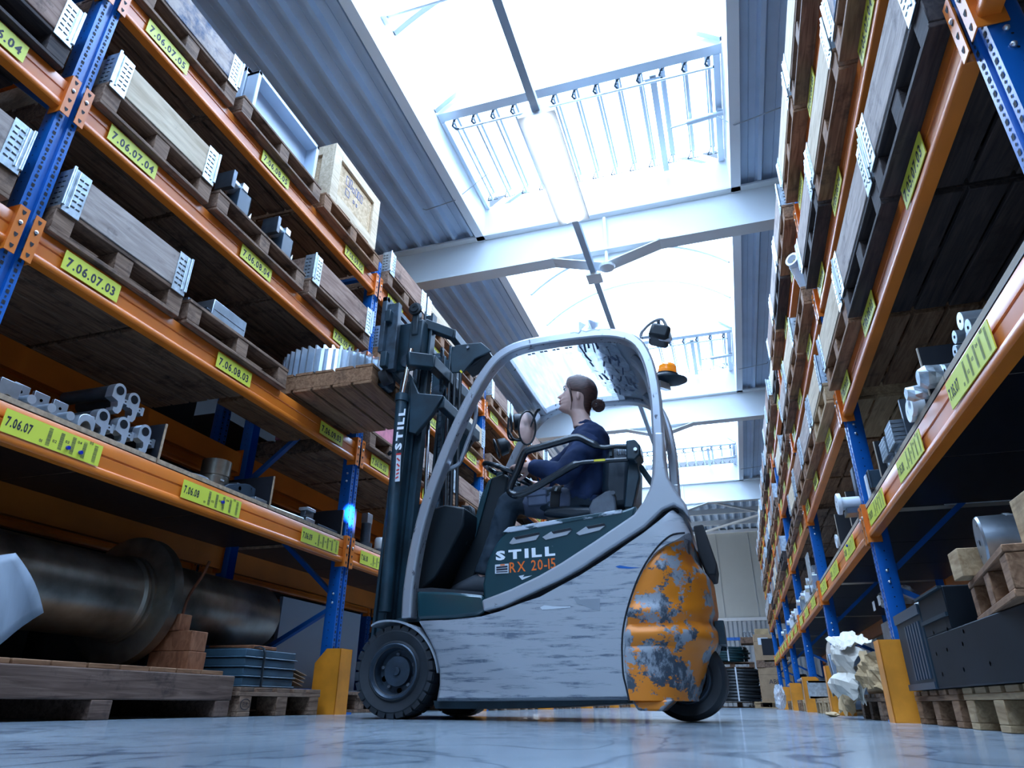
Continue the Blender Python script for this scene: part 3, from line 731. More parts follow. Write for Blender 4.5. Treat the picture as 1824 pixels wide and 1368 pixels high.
# --- single loads
# steel tray frame leaning back on its pallet (level .05)
b = P_L4_08; t = thing('steel_tray', 'pale blue welded steel tray frame standing on its side behind label 7.06.08.05', 'steel frame', (b.x-.05, b.y, b.z))
x, y0, y1, z0 = b.x-.02, b.y-.36, b.y+.37, b.z; H_ = .33
MB().box(x-.10, x-.092, y0, y1, z0, z0+H_).build('tray_panel', 'tray_blue', t)
fr = MB().box(x-.1, x, y0, y0+.03, z0, z0+H_).box(x-.1, x, y1-.03, y1, z0, z0+H_+.0).box(x-.1, x, y0, y1, z0+H_-.03, z0+H_).box(x-.1, x, y0, y1, z0, z0+.02)
fr.build('tray_rim', 'tray_blue', t, bevel=.003)
MB().box(x-.20, x-.1, y0-.01, y0+.05, z0, z0+H_+.06).box(x-.20, x-.1, y0-.01, y0+.16, z0+H_+.02, z0+H_+.06).build('support_post', 'tray_blue', t, bevel=.003)
# OSB crate on its pallet (level .05)
b = P_L4_09; t = thing('plywood_crate', 'pale strand board crate with softwood battens behind label 7.06.09.05', 'crate', (b.x-.4, b.y, b.z))
x0, x1, y0, y1, z0, z1 = b.x-.82, b.x-.02, b.y-.37, b.y+.37, b.z+.03, b.z+.56
st = MB().box(x0+.022, x1-.022, y0+.022, y1-.022, z0, z1)
ba = MB()
for X in (x0, x1-.022):
    for ya, yb in ((y0, y0+.10), (y1-.10, y1)): ba.box(X, X+.022, ya, yb, z0, z1)
    for za, zb in ((z0, z0+.09), (z1-.09, z1)): ba.box(X, X+.022, y0+.1, y1-.1, za, zb)
for Y in (y0, y1-.022):
    for xa, xb in ((x0+.022, x0+.12), (x1-.12, x1-.022)): ba.box(xa, xb, Y, Y+.022, z0, z1)
    for za, zb in ((z0, z0+.09), (z1-.09, z1)): ba.box(x0+.12, x1-.12, Y, Y+.022, za, zb)
ba.build('batten', 'collar_fresh', t, bevel=.002, seg=1)
MB().box(x0, x1, y0+.02, y0+.12, b.z+.001, z0).box(x0, x1, b.y-.05, b.y+.05, b.z, z0).box(x0, x1, y1-.12, y1-.02, b.z, z0).build('skid', 'collar_fresh', t)
st.mt(1)
for i, (dy, dz, w_, h_) in enumerate([(-.15, .30, .05, .09), (-.09, .31, .03, .09), (-.05, .30, .035, .05), (0, .30, .035, .08), (.04, .30, .03, .08), (.08, .30, .035, .08), (-.14, .20, .06, .07), (-.02, .21, .025, .03), (.03, .21, .02, .03)]):
    X = x1-.0215; a, c = b.y+dy, z0+dz
    st.box(X, X+.0015, a, a+w_, c, c+.006).box(X, X+.0015, a, a+w_, c+h_-.006, c+h_).box(X, X+.0015, a, a+.006, c, c+h_).box(X, X+.0015, a+w_-.006, a+w_, c, c+h_)
mat('stencil_blue', (.10, .14, .30), .7); st.build('board_panel', ['osb', 'stencil_blue'], t)
# motor brackets on their pallet (level .04)
b = P_L3_08
for k, (dy, lab) in enumerate(((-.24, 'dark steel bearing bracket behind label 7.06.08.04, nearer the camera'), (.22, 'dark steel bearing bracket behind label 7.06.08.04, nearer the forklift'))):
    y = b.y+dy; x = b.x-.05
    t = thing('bearing_bracket', lab, 'machine part', (x, y, b.z), 'bearing brackets')
    MB().box(x-.10, x, y-.012, y+.10, b.z, b.z+.19).box(x-.10, x+.0, y+.088, y+.10, b.z, b.z+.19).build('web_plate', 'bracket_dark', t, bevel=.003)
    g = MB(); g.box(x-.13, x, y-.09, y-.06, b.z+.14, b.z+.27); g.build('flange_plate', 'steel_dark', t, bevel=.003)
    MB().lathe([(.035, 0), (.052, 0), (.052, .06), (.035, .06)], (x-.065, y-.06, b.z+.205), (0, 1, 0), 24, close=True).build('bore_ring', 'steel', t)
    MB().box(x-.13, x+.005, y+.0, y+.05, b.z+.19, b.z+.24).build('bearing_cap', 'steel_light', t, bevel=.004)
    MB().prism([(-.06, 0), (.0, 0), (0, .13)], lambda q, s: (x-.05+s, y+.10+q[0]+.06, b.z+q[1]), 0, .012).build('gusset', 'steel', t)
# machined block (level .03)
b = P_L2_08; y = b.y-.10; x = b.x-.08
t = thing('machined_block', 'clean grey machined steel block with bolts behind label 7.06.08.03', 'machine part', (x, y, b.z))
MB().box(x-.22, x, y-.11, y+.18, b.z, b.z+.155).build('block_body', 'steel', t, bevel=.004)
MB().box(x-.002, x+.002, y-.1, y+.17, b.z+.09, b.z+.0915).build('parting_line', 'slot_dark', t)
bo = MB()
for dy in (-.02, .02): bo.cyl((x-.03, y-.11, b.z+.06+dy), (x-.03, y-.135, b.z+.06+dy), .012, 10)
bo.cyl((x-.04, y+.15, b.z+.155), (x-.04, y+.15, b.z+.17), .01, 10); bo.build('cap_screw', 'steel_dark', t)
MB().box(x-.26, x-.06, y-.24, y-.112, b.z, b.z+.10).build('side_block', 'steel_dark', t, bevel=.004)
# pink painted crate (level .03, bay behind the mast)
b = P_L2_10; t = thing('pink_crate', 'faded pink painted timber box behind label 7.06.10.03', 'crate', (b.x-.4, b.y, b.z))
MB().box(b.x-.9, b.x-.03, b.y-.38, b.y+.36, b.z, b.z+.30).build('box_body', 'pink_box', t, bevel=.004)
MB().box(b.x-.03, b.x-.01, b.y-.38, b.y-.3, b.z, b.z+.3).box(b.x-.03, b.x-.01, b.y+.28, b.y+.36, b.z, b.z+.3).build('corner_batten', 'collar_paint', t)
# wrapped pipe standing on the bare pallet of the 7.05 rack
y, z = U0+BAY+.14, LEV_R[2]+BH+.149
t = thing('pipe_end', 'wrapped pipe with a white ring end on the bare pallet of the 7.05 rack', 'pipe', (XR-.03, y, z))
MB().lathe([(.036, 0), (.052, 0), (.052, .05), (.036, .05)], (XR-.05, y-.02, z+.235), (-.62, -.75, .15), 24, close=True).build('pipe_ring', 'white_plastic', t)
MB().tube([(XR-.055, y+.01, z+.23), (XR+.0, y+.03, z+.035)], .045, 16).build('pipe_wrap', 'white_film', t)
# ------------------------------------------------------------------ the forklift, facing -x, its near flank at y = YN
YN, YC, YF = 3.36, 3.90, 4.44
worn('truck_silver', (.45, .47, .505), (.15, .18, .23), .52, 5., (.8, .8, 8), .33, .35, .5, third=(.28, .31, .355), soft=.10)
worn('truck_silver_clean', (.46, .48, .52), (.20, .21, .23), .20, 6., (1.5, 1.5, 3), .28, .4, .5)
worn('guard_silver', (.42, .445, .49), (.10, .10, .12), .30, 9., (3, 3, 1.2), .28, .5, .5)
worn('cw_orange', (.80, .235, .014), (.32, .35, .39), .56, 4.2, (1.3, 1.3, 1.9), .40, .1, .5, third=(.055, .075, .10), soft=.02, seed=1.9)
worn('truck_green', (.010, .048, .062), (.34, .38, .42), .10, 7., (1, 1, 2), .30, .1, .5, seed=4.)
worn('green_scuffed', (.012, .05, .065), (.50, .54, .60), .62, 6., (1.2, 1.2, 5), .35, .1, .5)
mat('step_gloss', (.008, .05, .065), .12, .1, spec=.8)
mat('mast_steel', (.012, .032, .046), .40, .0, var=.35, scale=6, spec=.40)
mat('mast_worn', (.03, .05, .07), .42, .2, var=.5, scale=14)
mat('black_plastic', (.007, .013, .018), .45, var=.15, scale=5, spec=.3)
mat('black_rubber', (.014, .019, .026), .62, var=.35, scale=7, bump=.25)
mat('rim_paint', (.035, .055, .08), .42, .3, var=.3, scale=9)
mat('chrome', (.80, .83, .86), .12, 1.)
mat('seat_vinyl', (.008, .020, .034), .40)
mat('grey_plastic', (.11, .13, .16), .5, var=.25, scale=9)
mat('pad_black', (.006, .012, .018), .22, spec=.7)
mat('amber', (.85, .26, .008), .15, spec=.8, em=((1., .30, .01), .35))
mat('text_white', (.84, .87, .90), .4)
mat('text_orange', (.88, .16, .015), .4)
milky('film_plastic', (.72, .78, .86), .16, .5)
mat('film_print', (.06, .09, .16), .5)
milky('roof_sheet', (.90, .94, .97), .30, .75)
mat('cover_grey', (.30, .33, .37), .45, var=.08, scale=3)
mat('sticker', (.62, .66, .70), .4); mat('sticker_red', (.55, .03, .03), .4); mat('sticker_yellow', (.75, .62, .02), .4)
mat('blue_led', (.1, .1, .6), .3, em=((.05, .10, 1.), 6.))
FT = thing('forklift', 'worn silver, dark green and orange electric forklift raising a pallet into the 7.06 rack', 'forklift', (-.95, YC, 0))
def S(px, Y=YN): return [(q.x, q.z) for q in (P(u, v, Y) for u, v in px)]
fxy = lambda q, t: (q[0], t, q[1])
def mirY(pts): return [Vector((p[0], 2*YC-p[1], p[2])) for p in pts]
def part(mb, name, m, parent=None, **k): return mb.build(name, m, FT if parent is None else parent, **k)
def smooth_path(pts, n=6):
    pts = [Vector(p) for p in pts]; out = []
    for i in range(len(pts)-1):
        a = pts[max(i-1, 0)]; b = pts[i]; c = pts[i+1]; d = pts[min(i+2, len(pts)-1)]
        for k in range(n):
            t = k/n; out.append(.5*((2*b) + (c-a)*t + (2*a-5*b+4*c-d)*t*t + (3*b-3*c+d-a)*t**3))
    return out + [pts[-1]]
# chassis flank with wheel arch
ch = S([(742, 1107), (770, 1106), (797, 1105), (852, 1099), (885, 1090), (929, 1073), (960, 1063), (1000, 1041), (1034, 1023), (1083, 992), (1120, 966), (1151, 945), (1180, 922), (1199, 906), (1216, 920), (1229, 947),
        (1215, 956), (1190, 968), (1172, 982), (1152, 1010), (1136, 1045), (1124, 1085), (1117, 1130), (1116, 1180), (1124, 1247), (1000, 1248), (880, 1249), (774, 1249), (779, 1222), (779, 1195), (772, 1164), (760, 1138)])
cb = MB()
def ring(off, y): 
    cx = sum(q[0] for q in ch)/len(ch); cz = sum(q[1] for q in ch)/len(ch)
    return [(q[0]+(cx-q[0])*off, y, q[1]+(cz-q[1])*off) for q in ch]
cb.loft([ring(.035, YN), ring(.012, YN+.012), ring(0, YN+.035), ring(0, YF-.035), ring(.012, YF-.012), ring(.035, YF)])
part(cb, 'chassis', 'truck_silver')
part(MB().prism(S([(800, 1248), (1118, 1247), (1118, 1252), (930, 1262), (870, 1263), (775, 1262), (772, 1248)], YN+.06), fxy, YN+.06, YF-.06), 'underframe', 'mast_steel')
part(MB().prism(S([(862, 1075), (1188, 893), (1210, 905), (1168, 940), (1010, 1045), (880, 1098)], YN+.05), fxy, YN+.05, YF-.05), 'chassis_gap', 'slot_dark')
# front fender over the wheel
fe = smooth_path([P(u, v, YN) for u, v in ((662, 1113), (672, 1107), (690, 1104), (712, 1106), (732, 1114), (750, 1127), (765, 1148), (775, 1172), (779, 1195))], 3)
for nm, y0, y1 in (('fender', YN-.005, YN+.24), ('fender', YF-.24, YF+.005)):
    f = MB(); n = len(fe)
    f.loft([[(p.x, y0, p.z) for p in fe] + [(p.x-.0, y0, p.z-.010) for p in reversed(fe)], [(p.x, y1, p.z) for p in fe] + [(p.x, y1, p.z-.010) for p in reversed(fe)]])
    part(f, nm, 'cover_grey')
part(MB().prism(S([(672, 1106), (735, 1104), (735, 1096), (700, 1096)], YN), fxy, YN+.1, YF-.1), 'front_bulkhead', 'mast_steel')
part(MB().prism(S([(715, 1118), (775, 1180), (779, 1248), (740, 1250), (690, 1150)], YN+.2), fxy, YN+.245, YF-.245), 'drive_axle', 'black_plastic')
# counterweight: rounded in plan, ribbed in height
seam = [(1221, 949), (1201, 951.5), (1188, 959), (1174, 972), (1157, 994), (1142, 1020), (1129, 1051), (1118, 1086), (1111, 1119), (1109, 1145), (1109, 1163), (1111, 1200), (1116, 1222), (1122, 1249)]
rear = [(1229, 949), (1233, 959), (1245, 1005), (1258, 1020), (1265, 1030), (1269, 1058), (1273, 1086), (1268, 1104), (1270, 1112), (1278, 1122), (1280, 1142), (1275, 1157), (1266, 1174), (1262, 1190), (1254, 1222), (1247, 1243)]
rz_ = sorted([(P(u, v, YN+.30).z, P(u, v, YN+.30).x) for u, v in rear]); sz_ = sorted([(P(u, v, YN).z, P(u, v, YN).x) for u, v in seam])
def lerp(tab, z):
    if z <= tab[0][0]: return tab[0][1]
    for (a, x), (b, y) in zip(tab, tab[1:]):
        if z <= b: return x + (y-x)*(z-a)/(b-a)
    return tab[-1][1]
cw = MB(); rings = []; z0c, z1c = .092, P(1222, 950, YN+.0).z
for i in range(46):
    z = z0c + (z1c-z0c)*i/45; xs, xr = lerp(sz_, z), lerp(rz_, z)
    t = (z-z0c)/(z1c-z0c)
    rib = .018*math.exp(-((z-.475)/.030)**2) - .016*math.exp(-((z-.425)/.018)**2) + .014*math.exp(-((z-.375)/.030)**2) - .010*math.exp(-((z-.325)/.010)**2)
    ins = .004 - rib + max(0, t-.80)*.16
    L_ = max(.05, xr-xs); rc = min(L_*.80, .30); pts = []
    for k in range(8): pts.append((xs + (L_-rc)*k/7, YN+.002+ins*(.15+.85*min(1, k/2.5)), z))
    for k in range(1, 13):
        a = (pi/2)*k/12; pts.append((xr-rc+rc*sin(a), YN+.002+ins+.36*(1-cos(a)), z))
    for k in range(1, 5): pts.append((xr+.012*sin(pi*k/8), YN+.37+ins+(YC-YN-.37-ins)*k/4, z))
    far = [(x, 2*YC-y, zz) for x, y, zz in reversed(pts[:-1])]
    rings.append(pts+far)
cw.loft(rings); part(cw, 'counterweight', 'cw_orange')
sm_ = MB(); sm_.tube(smooth_path([P(u-1, v, YN-.001) for u, v in seam], 3), .0045, 6); part(sm_, 'seam_gap', 'slot_dark')
part(MB().prism(S([(1125, 1248), (1200, 1246), (1178, 1267), (1136, 1266)], YN+.03), fxy, YN+.03, YN+.36), 'skirt', 'cw_orange', bevel=.01)
part(MB().prism(S([(1236, 941), (1253, 938), (1264, 968), (1278, 1008), (1276, 1027), (1262, 1028), (1246, 992)], YN+.36), fxy, YN+.30, YN+.62), 'rear_bumper_block', 'foam_dark', bevel=.008)
part(MB().box(-.10, -.055, YC-.18, YC+.18, .35, .46).cyl((-.075, YC, .33), (-.075, YC, .48), .018, 12), 'tow_pin', 'mast_steel')
# wheels
def wheel(y0, y1, cx, r, face, tread=True, rim=True):
    out = MB(); w_ = abs(y1-y0); s = 1 if y1 > y0 else -1
    prof = [(r*.50, .012), (r*.62, .0), (r*.66, .012), (r*.74, .006), (r*.86, .0), (r*.93, .012), (r*.985, .035), (r*.985, w_-.035), (r*.93, w_-.01), (r*.8, w_), (r*.5, w_-.01)]
    out.lathe(prof, (cx, y0, r), (0, s, 0), 56, close=True)
    if tread:
        for k in range(26):
            for q, off in ((0, 0.), (1, .5)):
                a = 2*pi*(k+off)/26; m = Matrix.Translation((cx, 0, r)) @ Matrix.Rotation(a, 4, 'Y')
                ya, yb = (y0+s*.018, y0+s*w_*.52) if q == 0 else (y0+s*w_*.50, y0+s*(w_-.018))
                da = .020
                vs = [m @ Vector((x, y, z)) for x in (-da, da) for y in (ya, yb) for z in (r*.95, r*(1.0 if True else 1))]
                out.add(vs, [(0, 1, 3, 2), (4, 6, 7, 5), (0, 4, 5, 1), (2, 3, 7, 6), (0, 2, 6, 4), (1, 5, 7, 3)])
                vs = [m @ Vector((x, y, z)) for x in (-da, da) for y in (y0+s*.004, y0+s*.03) for z in (r*.88, r*.985)] if q == 0 else []
                if vs: out.add(vs, [(0, 1, 3, 2), (4, 6, 7, 5), (0, 4, 5, 1), (2, 3, 7, 6), (0, 2, 6, 4), (1, 5, 7, 3)])
    wo = part(out, face, 'black_rubber')
    if rim:
        g = MB(); g.lathe([(r*.60, .012), (r*.605, .0), (r*.575, -.004), (r*.54, .004), (r*.50, .02), (r*.475, .075), (r*.34, .075), (r*.325, .045), (r*.10, .042), (r*.09, .030), (0, .028)], (cx, y0, r), (0, s, 0), 40, cap=False)
        part(g, 'rim', 'rim_paint', wo)
        n = MB()
        for k in range(5):
            a = 2*pi*k/5+.4; n.cyl((cx+r*.41*cos(a), y0+s*.078, r+r*.41*sin(a)), (cx+r*.41*cos(a), y0+s*.060, r+r*.37*sin(a)), .010, 6)
        part(n, 'wheel_nuts', 'grey_plastic', wo)
        h = MB()
        for k in (2, 3, 4):
            a = 2*pi*k/5+1.03; h.lathe([(0, 0), (.014, 0)], (cx+r*.41*cos(a), y0+s*.0735, r+r*.41*sin(a)), (0, s, 0), 12)
        part(h, 'hand_hole', 'slot_dark', wo)
WX = P(700, 1205, YN+.01).x
wheel(YN+.005, YN+.195, WX, .222, 'drive_wheel'); wheel(YF-.005, YF-.195, WX, .222, 'drive_wheel')
RX_ = P(1226, 1250, 3.72).x
wheel(3.66, 3.86, RX_, .200, 'steer_wheel', tread=False); wheel(4.14, 3.94, RX_, .200, 'steer_wheel', tread=False)
# hood side panel, its scuffed top strip, vents and lettering
hd = S([(905, 941), (1000, 926), (1108, 909), (1134, 900), (1129, 925), (1000, 1010), (920, 1052), (862, 1072), (860, 1040), (868, 1000), (885, 966)], YN+.02)
part(MB().prism(hd, fxy, YN+.015, YF-.015), 'hood', 'truck_green', bevel=.014)
tp = S([(893, 950), (905, 939), (1000, 924), (1108, 907), (1108, 914), (1000, 932), (912, 948)], YN+.012)
part(MB().prism(tp, fxy, YN+.010, YN+.20), 'hood_edge', 'green_scuffed', bevel=.004)
for pl in ([(907, 968), (915, 957), (960, 948), (962, 952), (955, 962), (912, 970)], [(966, 957), (982, 947), (1016, 940), (1019, 944), (1010, 953), (972, 962)], [(1026, 950), (1044, 938), (1076, 932), (1079, 936), (1068, 945), (1032, 954)]):
    part(MB().prism(S(pl, YN+.014), fxy, YN+.010, YN+.02), 'vent_scoop', 'truck_silver_clean', bevel=.002)
    part(MB().prism(S([pl[1], pl[2], pl[3], (pl[1][0]+4, pl[1][1]+4)], YN+.0095), fxy, YN+.0085, YN+.012), 'vent_slot', 'slot_dark')
def uv_dir(a, b, Y): return (P(*b, Y)-P(*a, Y)).normalized()
ex = uv_dir((883, 998), (988, 989), YN+.014); ey = Vector((0, 0, 1)) + ex*-.02
def centered(txt, size, a, b, Y, m, nm, bold=0., hgt=None, gap=.1):
    """lettering that runs from pixel a to pixel b on the flank"""
    o, e = P(*a, Y), P(*b, Y); ln = (e-o).length
    mb = MB(); w0 = sum(_GL[(c, bold)][2] if c != ' ' else .3 for c in txt) + gap*(len(txt)-1)
    d = (e-o).normalized(); up = Vector((-d.z, 0, d.x)); up = up if up.z > 0 else -up
    put_text(mb, txt, size, o, d, up, bold=bold, sx=ln/(w0*size), gap=gap); return part(mb, nm, m, smooth=False)
_warm('STIL', .05); _warm('RX 20-15'.replace(' ', ''), .012); _warm('ABCDEFGHINOPRTU', .016)
centered('STILL', .062, (883, 997.5), (989, 988.5), YN+.0135, 'text_white', 'maker_lettering', bold=.05, gap=.16)
centered('RX 20-15', .074, (908, 1020), (990, 1012), YN+.0135, 'text_orange', 'type_lettering', bold=.012)
part(MB().prism(S([(882, 1006), (906, 1004), (906, 1021), (882, 1022)], YN+.0135), fxy, YN+.011, YN+.0135), 'data_plate', 'sticker')
pl_ = MB()
for k, (a, b) in enumerate((((884, 1011), (904, 1009)), ((884, 1015), (904, 1013.5)), ((884, 1019), (904, 1018)))):
    q0, q1 = P(*a, YN+.0105), P(*b, YN+.0105); pl_.bar(q0, q1, .001, .009 if k < 2 else .005)
part(pl_, 'plate_print', 'ink'); part(MB().bar(P(891, 1006.5, YN+.0105), P(899, 1006, YN+.0105), .001, .006), 'plate_badge', 'text_orange')
part(MB().prism(S([(924, 1026), (934, 1024), (931, 1028), (948, 1025), (930, 1033)], YN+.014), fxy, YN+.0125, YN+.014), 'torn_sticker', 'sticker')
# silver band under the hood flowing up into the rear pillar
bd_ = S([(858, 1069), (910, 1049), (960, 1025), (1000, 1002), (1060, 963), (1095, 939), (1129, 916), (1146, 893), (1158, 868), (1163, 845), (1164, 815), (1165, 770), (1182, 770), (1184, 815), (1190, 850), (1203, 873), (1222, 898), (1230, 925), (1216, 908), (1200, 899), (1180, 908), (1149, 938), (1090, 976), (1035, 1012), (1000, 1032), (960, 1050), (896, 1080), (861, 1089)], YN+.005)
cxb = sum(q[0] for q in bd_)/len(bd_)
bb_ = MB(); bb_.prism(bd_, fxy, YN+.0, YN+.12); part(bb_, 'hood_trim', 'truck_silver_clean', bevel=.012, seg=3)
bb_ = MB(); bb_.prism(bd_, fxy, YF-.12, YF-.0); part(bb_, 'hood_trim', 'truck_silver_clean', bevel=.012, seg=3)
part(MB().prism(S([(1150, 900), (1190, 880), (1228, 920), (1214, 940), (1170, 930)], YN+.12), fxy, YN+.12, YF-.12), 'rear_cowl', 'truck_silver_clean', bevel=.02)
# step well
part(MB().prism(S([(741, 1051), (800, 1052), (862, 1058), (866, 1088), (848, 1097), (810, 1102), (742, 1104)], YN+.03), fxy, YN+.03, YF-.03), 'step', 'step_gloss', bevel=.02, seg=3)
part(MB().prism(S([(742, 1049), (770, 1047), (862, 1055), (862, 1060), (742, 1054)], YN+.04), fxy, YN+.035, YF-.035), 'floor_mat', 'black_rubber')
# front cowl, dashboard and steering column
part(MB().prism(S([(766, 907), (792, 898), (828, 904), (826, 935), (800, 985), (775, 1030), (748, 1052), (736, 1050), (742, 1000)], YN+.16), fxy, YN+.16, YF-.16), 'front_cowl', 'black_plastic', bevel=.012)
col = [P(u, v, YC-.16) for u, v in ((800, 1052), (825, 985), (846, 925), (858, 880), (872, 852), (895, 842), (905, 848), (897, 900), (880, 955), (850, 1010), (838, 1052))]
part(MB().prism([(q.x, q.z) for q in col], fxy, YC-.16, YC+.12), 'steering_column', 'black_plastic', bevel=.012)
part(MB().prism(S([(846, 925), (858, 882), (870, 856), (876, 852), (866, 890), (855, 930), (846, 960)], YC-.17), fxy, YC-.175, YC-.15), 'column_side_panel', 'truck_green', bevel=.004)
part(MB().prism(S([(828, 905), (845, 905), (850, 930), (838, 975), (828, 960)], YC-.17), fxy, YC-.24, YC-.16), 'lever_box', 'black_plastic', bevel=.008)
part(MB().prism(S([(884, 842), (904, 838), (908, 850), (902, 862), (884, 860)], YC-.1), fxy, YC-.1, YC+.1), 'wheel_hub_cover', 'mast_steel', bevel=.006)
# steering wheel
swc = P(905, 846, YC-.06); wax = ax = Vector((.42, 0, .9)).normalized(); u_ = Vector((0, -1, 0)); v_ = ax.cross(u_).normalized(); wu, wv = u_.copy(), v_.copy()
sw = MB(); sw.tube([swc + (u_*cos(2*pi*k/32)+v_*sin(2*pi*k/32))*.165 for k in range(32)], .015, 8, close=True)
for k in range(3): sw.tube([swc, swc + (u_*cos(2*pi*k/3)+v_*sin(2*pi*k/3))*.16], .011, 6)
sw.cyl(swc-ax*.02, swc+ax*.012, .045, 16); part(sw, 'steering_wheel', 'pad_black')
# overhead guard: two bent tubes, cross members, roof sheet, rear cover
gp = smooth_path([(q.x, q.z, 0) for q in (P(u, v, YN+.06) for u, v in ((729, 1102), (732, 1050), (743, 980), (760, 910), (785, 838), (815, 765), (846, 702), (874, 658), (898, 634), (930, 619), (980, 609), (1030, 602), (1075, 598), (1112, 602), (1138, 617), (1156, 650), (1167, 700), (1172, 760), (1175, 815), (1176, 850), (1172, 885)))], 4)
for nm, y in (('guard_frame', YN+.06), ('guard_frame', YF-.06)):
    g = MB(); n = len(gp); pts = [Vector((q.x, y, q.y)) for q in gp]
    sec = [(-.030, -.034), (-.022, -.042), (.022, -.042), (.030, -.034), (.030, -.006), (.024, 0), (.030, .006), (.030, .034), (.022, .042), (-.022, .042), (-.030, .034)]
    rings = []
    for i, p in enumerate(pts):
        d = (pts[min(i+1, n-1)]-pts[max(i-1, 0)]).normalized(); nn = Vector((-d.z, 0, d.x)); wd = 1. if i < n-12 else 1.+.5*(i-n+12)/12
        rings.append([p + nn*a*wd + Vector((0, b, 0)) for a, b in sec])
    g.loft(rings); part(g, nm, 'guard_silver', bevel=.004, seg=1)
def gat(k, y): q = gp[int(k*(len(gp)-1))]; return Vector((q.x, y, q.y))
def gidx(px):  # path index closest to a flank pixel
    q = P(*px, YN+.06); return min(range(len(gp)), key=lambda i: (gp[i].x-q.x)**2+(gp[i].y-q.z)**2)
i0, i1, i2, i3 = gidx((898, 634)), gidx((1060, 599)), gidx((1090, 599)), gidx((1172, 720))
ya, yb = YN+.06, YF-.06
part(MB().bar((gp[i0].x, ya, gp[i0].y), (gp[i0].x, yb, gp[i0].y), .05, .045), 'roof_cross_member', 'guard_silver', bevel=.006)
part(MB().bar((gp[i1].x, ya, gp[i1].y-.005), (gp[i1].x, yb, gp[i1].y-.005), .05, .03), 'roof_cross_member', 'guard_silver', bevel=.006)
rs = MB(); A = [gp[i] for i in range(i0, i1+1)]
rs.loft([[(q.x, y, q.y+.018+.02*sin(pi*(y-ya)/(yb-ya))) for q in A] for y in [ya+.02+(yb-ya-.04)*k/8 for k in range(9)]], close=False, cap=False)
part(rs, 'roof_window', 'roof_sheet')
rc_ = MB(); A = [gp[i] for i in range(i1, i3+1)]
rc_.loft([[(q.x, y, q.y+.02) for q in A] + [(q.x-.012, y, q.y+.004) for q in reversed(A)] for y in (ya+.03, yb-.03)])
part(rc_, 'rear_roof_cover', 'cover_grey')
# ribs of the cover seen from below
A2 = A[len(A)*2//5:]
for y in (YC-.28, YC+.28):
    r2 = MB(); r2.loft([[(q.x-.01, yy, q.y+.0) for q in A2] + [(q.x-.045, yy, q.y-.03) for q in reversed(A2)] for yy in (y-.05, y+.05)])
    part(r2, 'cover_rib', 'cover_grey', bevel=.012)
# crumpled wrapping film tied round the guard tube, with printed marks
rr = random.Random(3); fm = MB(); fp = MB(); NX, NY = 10, 26
ix = gp[gidx((1048, 601))]
grid = []
for j in range(NY+1):
    t = j/NY; row = []
    for i in range(NX+1):
        s_ = i/NX
        x = ix.x - .115 + s_*.235 + .10*t + rr.uniform(-.008, .008)
        y = ya - .05 + t*(yb-ya-.05)
        z = ix.y - .020 - .025*sin(pi*t) + rr.uniform(-.012, .012) + (.04*(1-t*10) if t < .1 else 0)
        row.append((x, y, z))
    grid.append(row)
fm.loft(grid, close=False, cap=False)
for k in range(60):
    i = rr.randrange(1, NX-1); j = rr.randrange(2, NY-2); a = Vector(grid[j][i]); b = Vector(grid[j+1][i]); c = Vector(grid[j][i+1])
    e1, e2 = (b-a), (c-a)*.5; a = a - Vector((0, 0, .004)); fp.add([a, a+e1*1.6, a+e1*1.6+e2, a+e2], [(0, 1, 2, 3)])
fm.mt(1).add(fp.v, fp.f); fo = part(fm, 'wrapping_film', ['film_plastic', 'film_print'], smooth=False)
kn = MB()
for k in range(7):
    a = rr.uniform(0, 6.28); o = Vector((ix.x-.03+rr.uniform(-.05, .05), ya-.03, ix.y+.02)); kn.add([o, o+Vector((rr.uniform(-.03, .03), -.02, .07)), o+Vector((rr.uniform(.01, .06), .02, .06)), o+Vector((.03, .0, .0))], [(0, 1, 2), (0, 2, 3)])
part(kn, 'film_knot', 'film_plastic', fo)
# printed film edge on the roof sheet
ed = MB()
for k in range(15):
    q = A[0]; x = gp[i0].x+.10+k*.026
    if k % 3: ed.box(x, x+.02, ya+.075, ya+.092, lerp(sorted((p.x, p.y) for p in gp[i0:i1+1]), x)-.012, lerp(sorted((p.x, p.y) for p in gp[i0:i1+1]), x)-.011)
part(ed, 'roof_print', 'film_print')
# interior grip of the front post and grab handle
gh = [P(u, v, YN+.12) for u, v in ((842, 700), (848, 725), (845, 755), (832, 790), (820, 822), (808, 832), (786, 840))]
part(MB().tube(smooth_path(gh, 4), .013, 8), 'grab_handle', 'guard_silver')
part(MB().prism(S([(876, 657), (884, 650), (900, 636), (896, 648), (880, 664), (868, 670)], YN+.1), fxy, YN+.10, YN+.13), 'post_cap', 'guard_silver', bevel=.004)
# seat
part(MB().prism(S([(968, 922), (975, 908), (1010, 903), (1060, 905), (1066, 922), (1020, 928)], YC-.2), fxy, YC-.25, YC+.25), 'seat_cushion', 'seat_vinyl', bevel=.03, seg=3)
part(MB().prism(S([(1078, 912), (1072, 870), (1074, 826), (1086, 800), (1112, 792), (1128, 812), (1126, 905)], YC-.2), fxy, YC-.24, YC+.24), 'seat_backrest', 'seat_vinyl', bevel=.045, seg=4)
part(MB().prism(S([(1052, 918), (1049, 905), (1056, 890), (1078, 876), (1088, 873), (1096, 880), (1098, 912), (1085, 918)], YC-.32), fxy, YC-.33, YC-.28), 'recliner_cover', 'grey_plastic', bevel=.010)
sc_ = MB()
for u, v in ((1092, 878), (1062, 912), (1084, 909)): q = P(u, v, YC-.333); sc_.cyl(q, q+Vector((0, -.006, 0)), .012, 12)
part(sc_, 'cover_screw', 'grey_plastic')
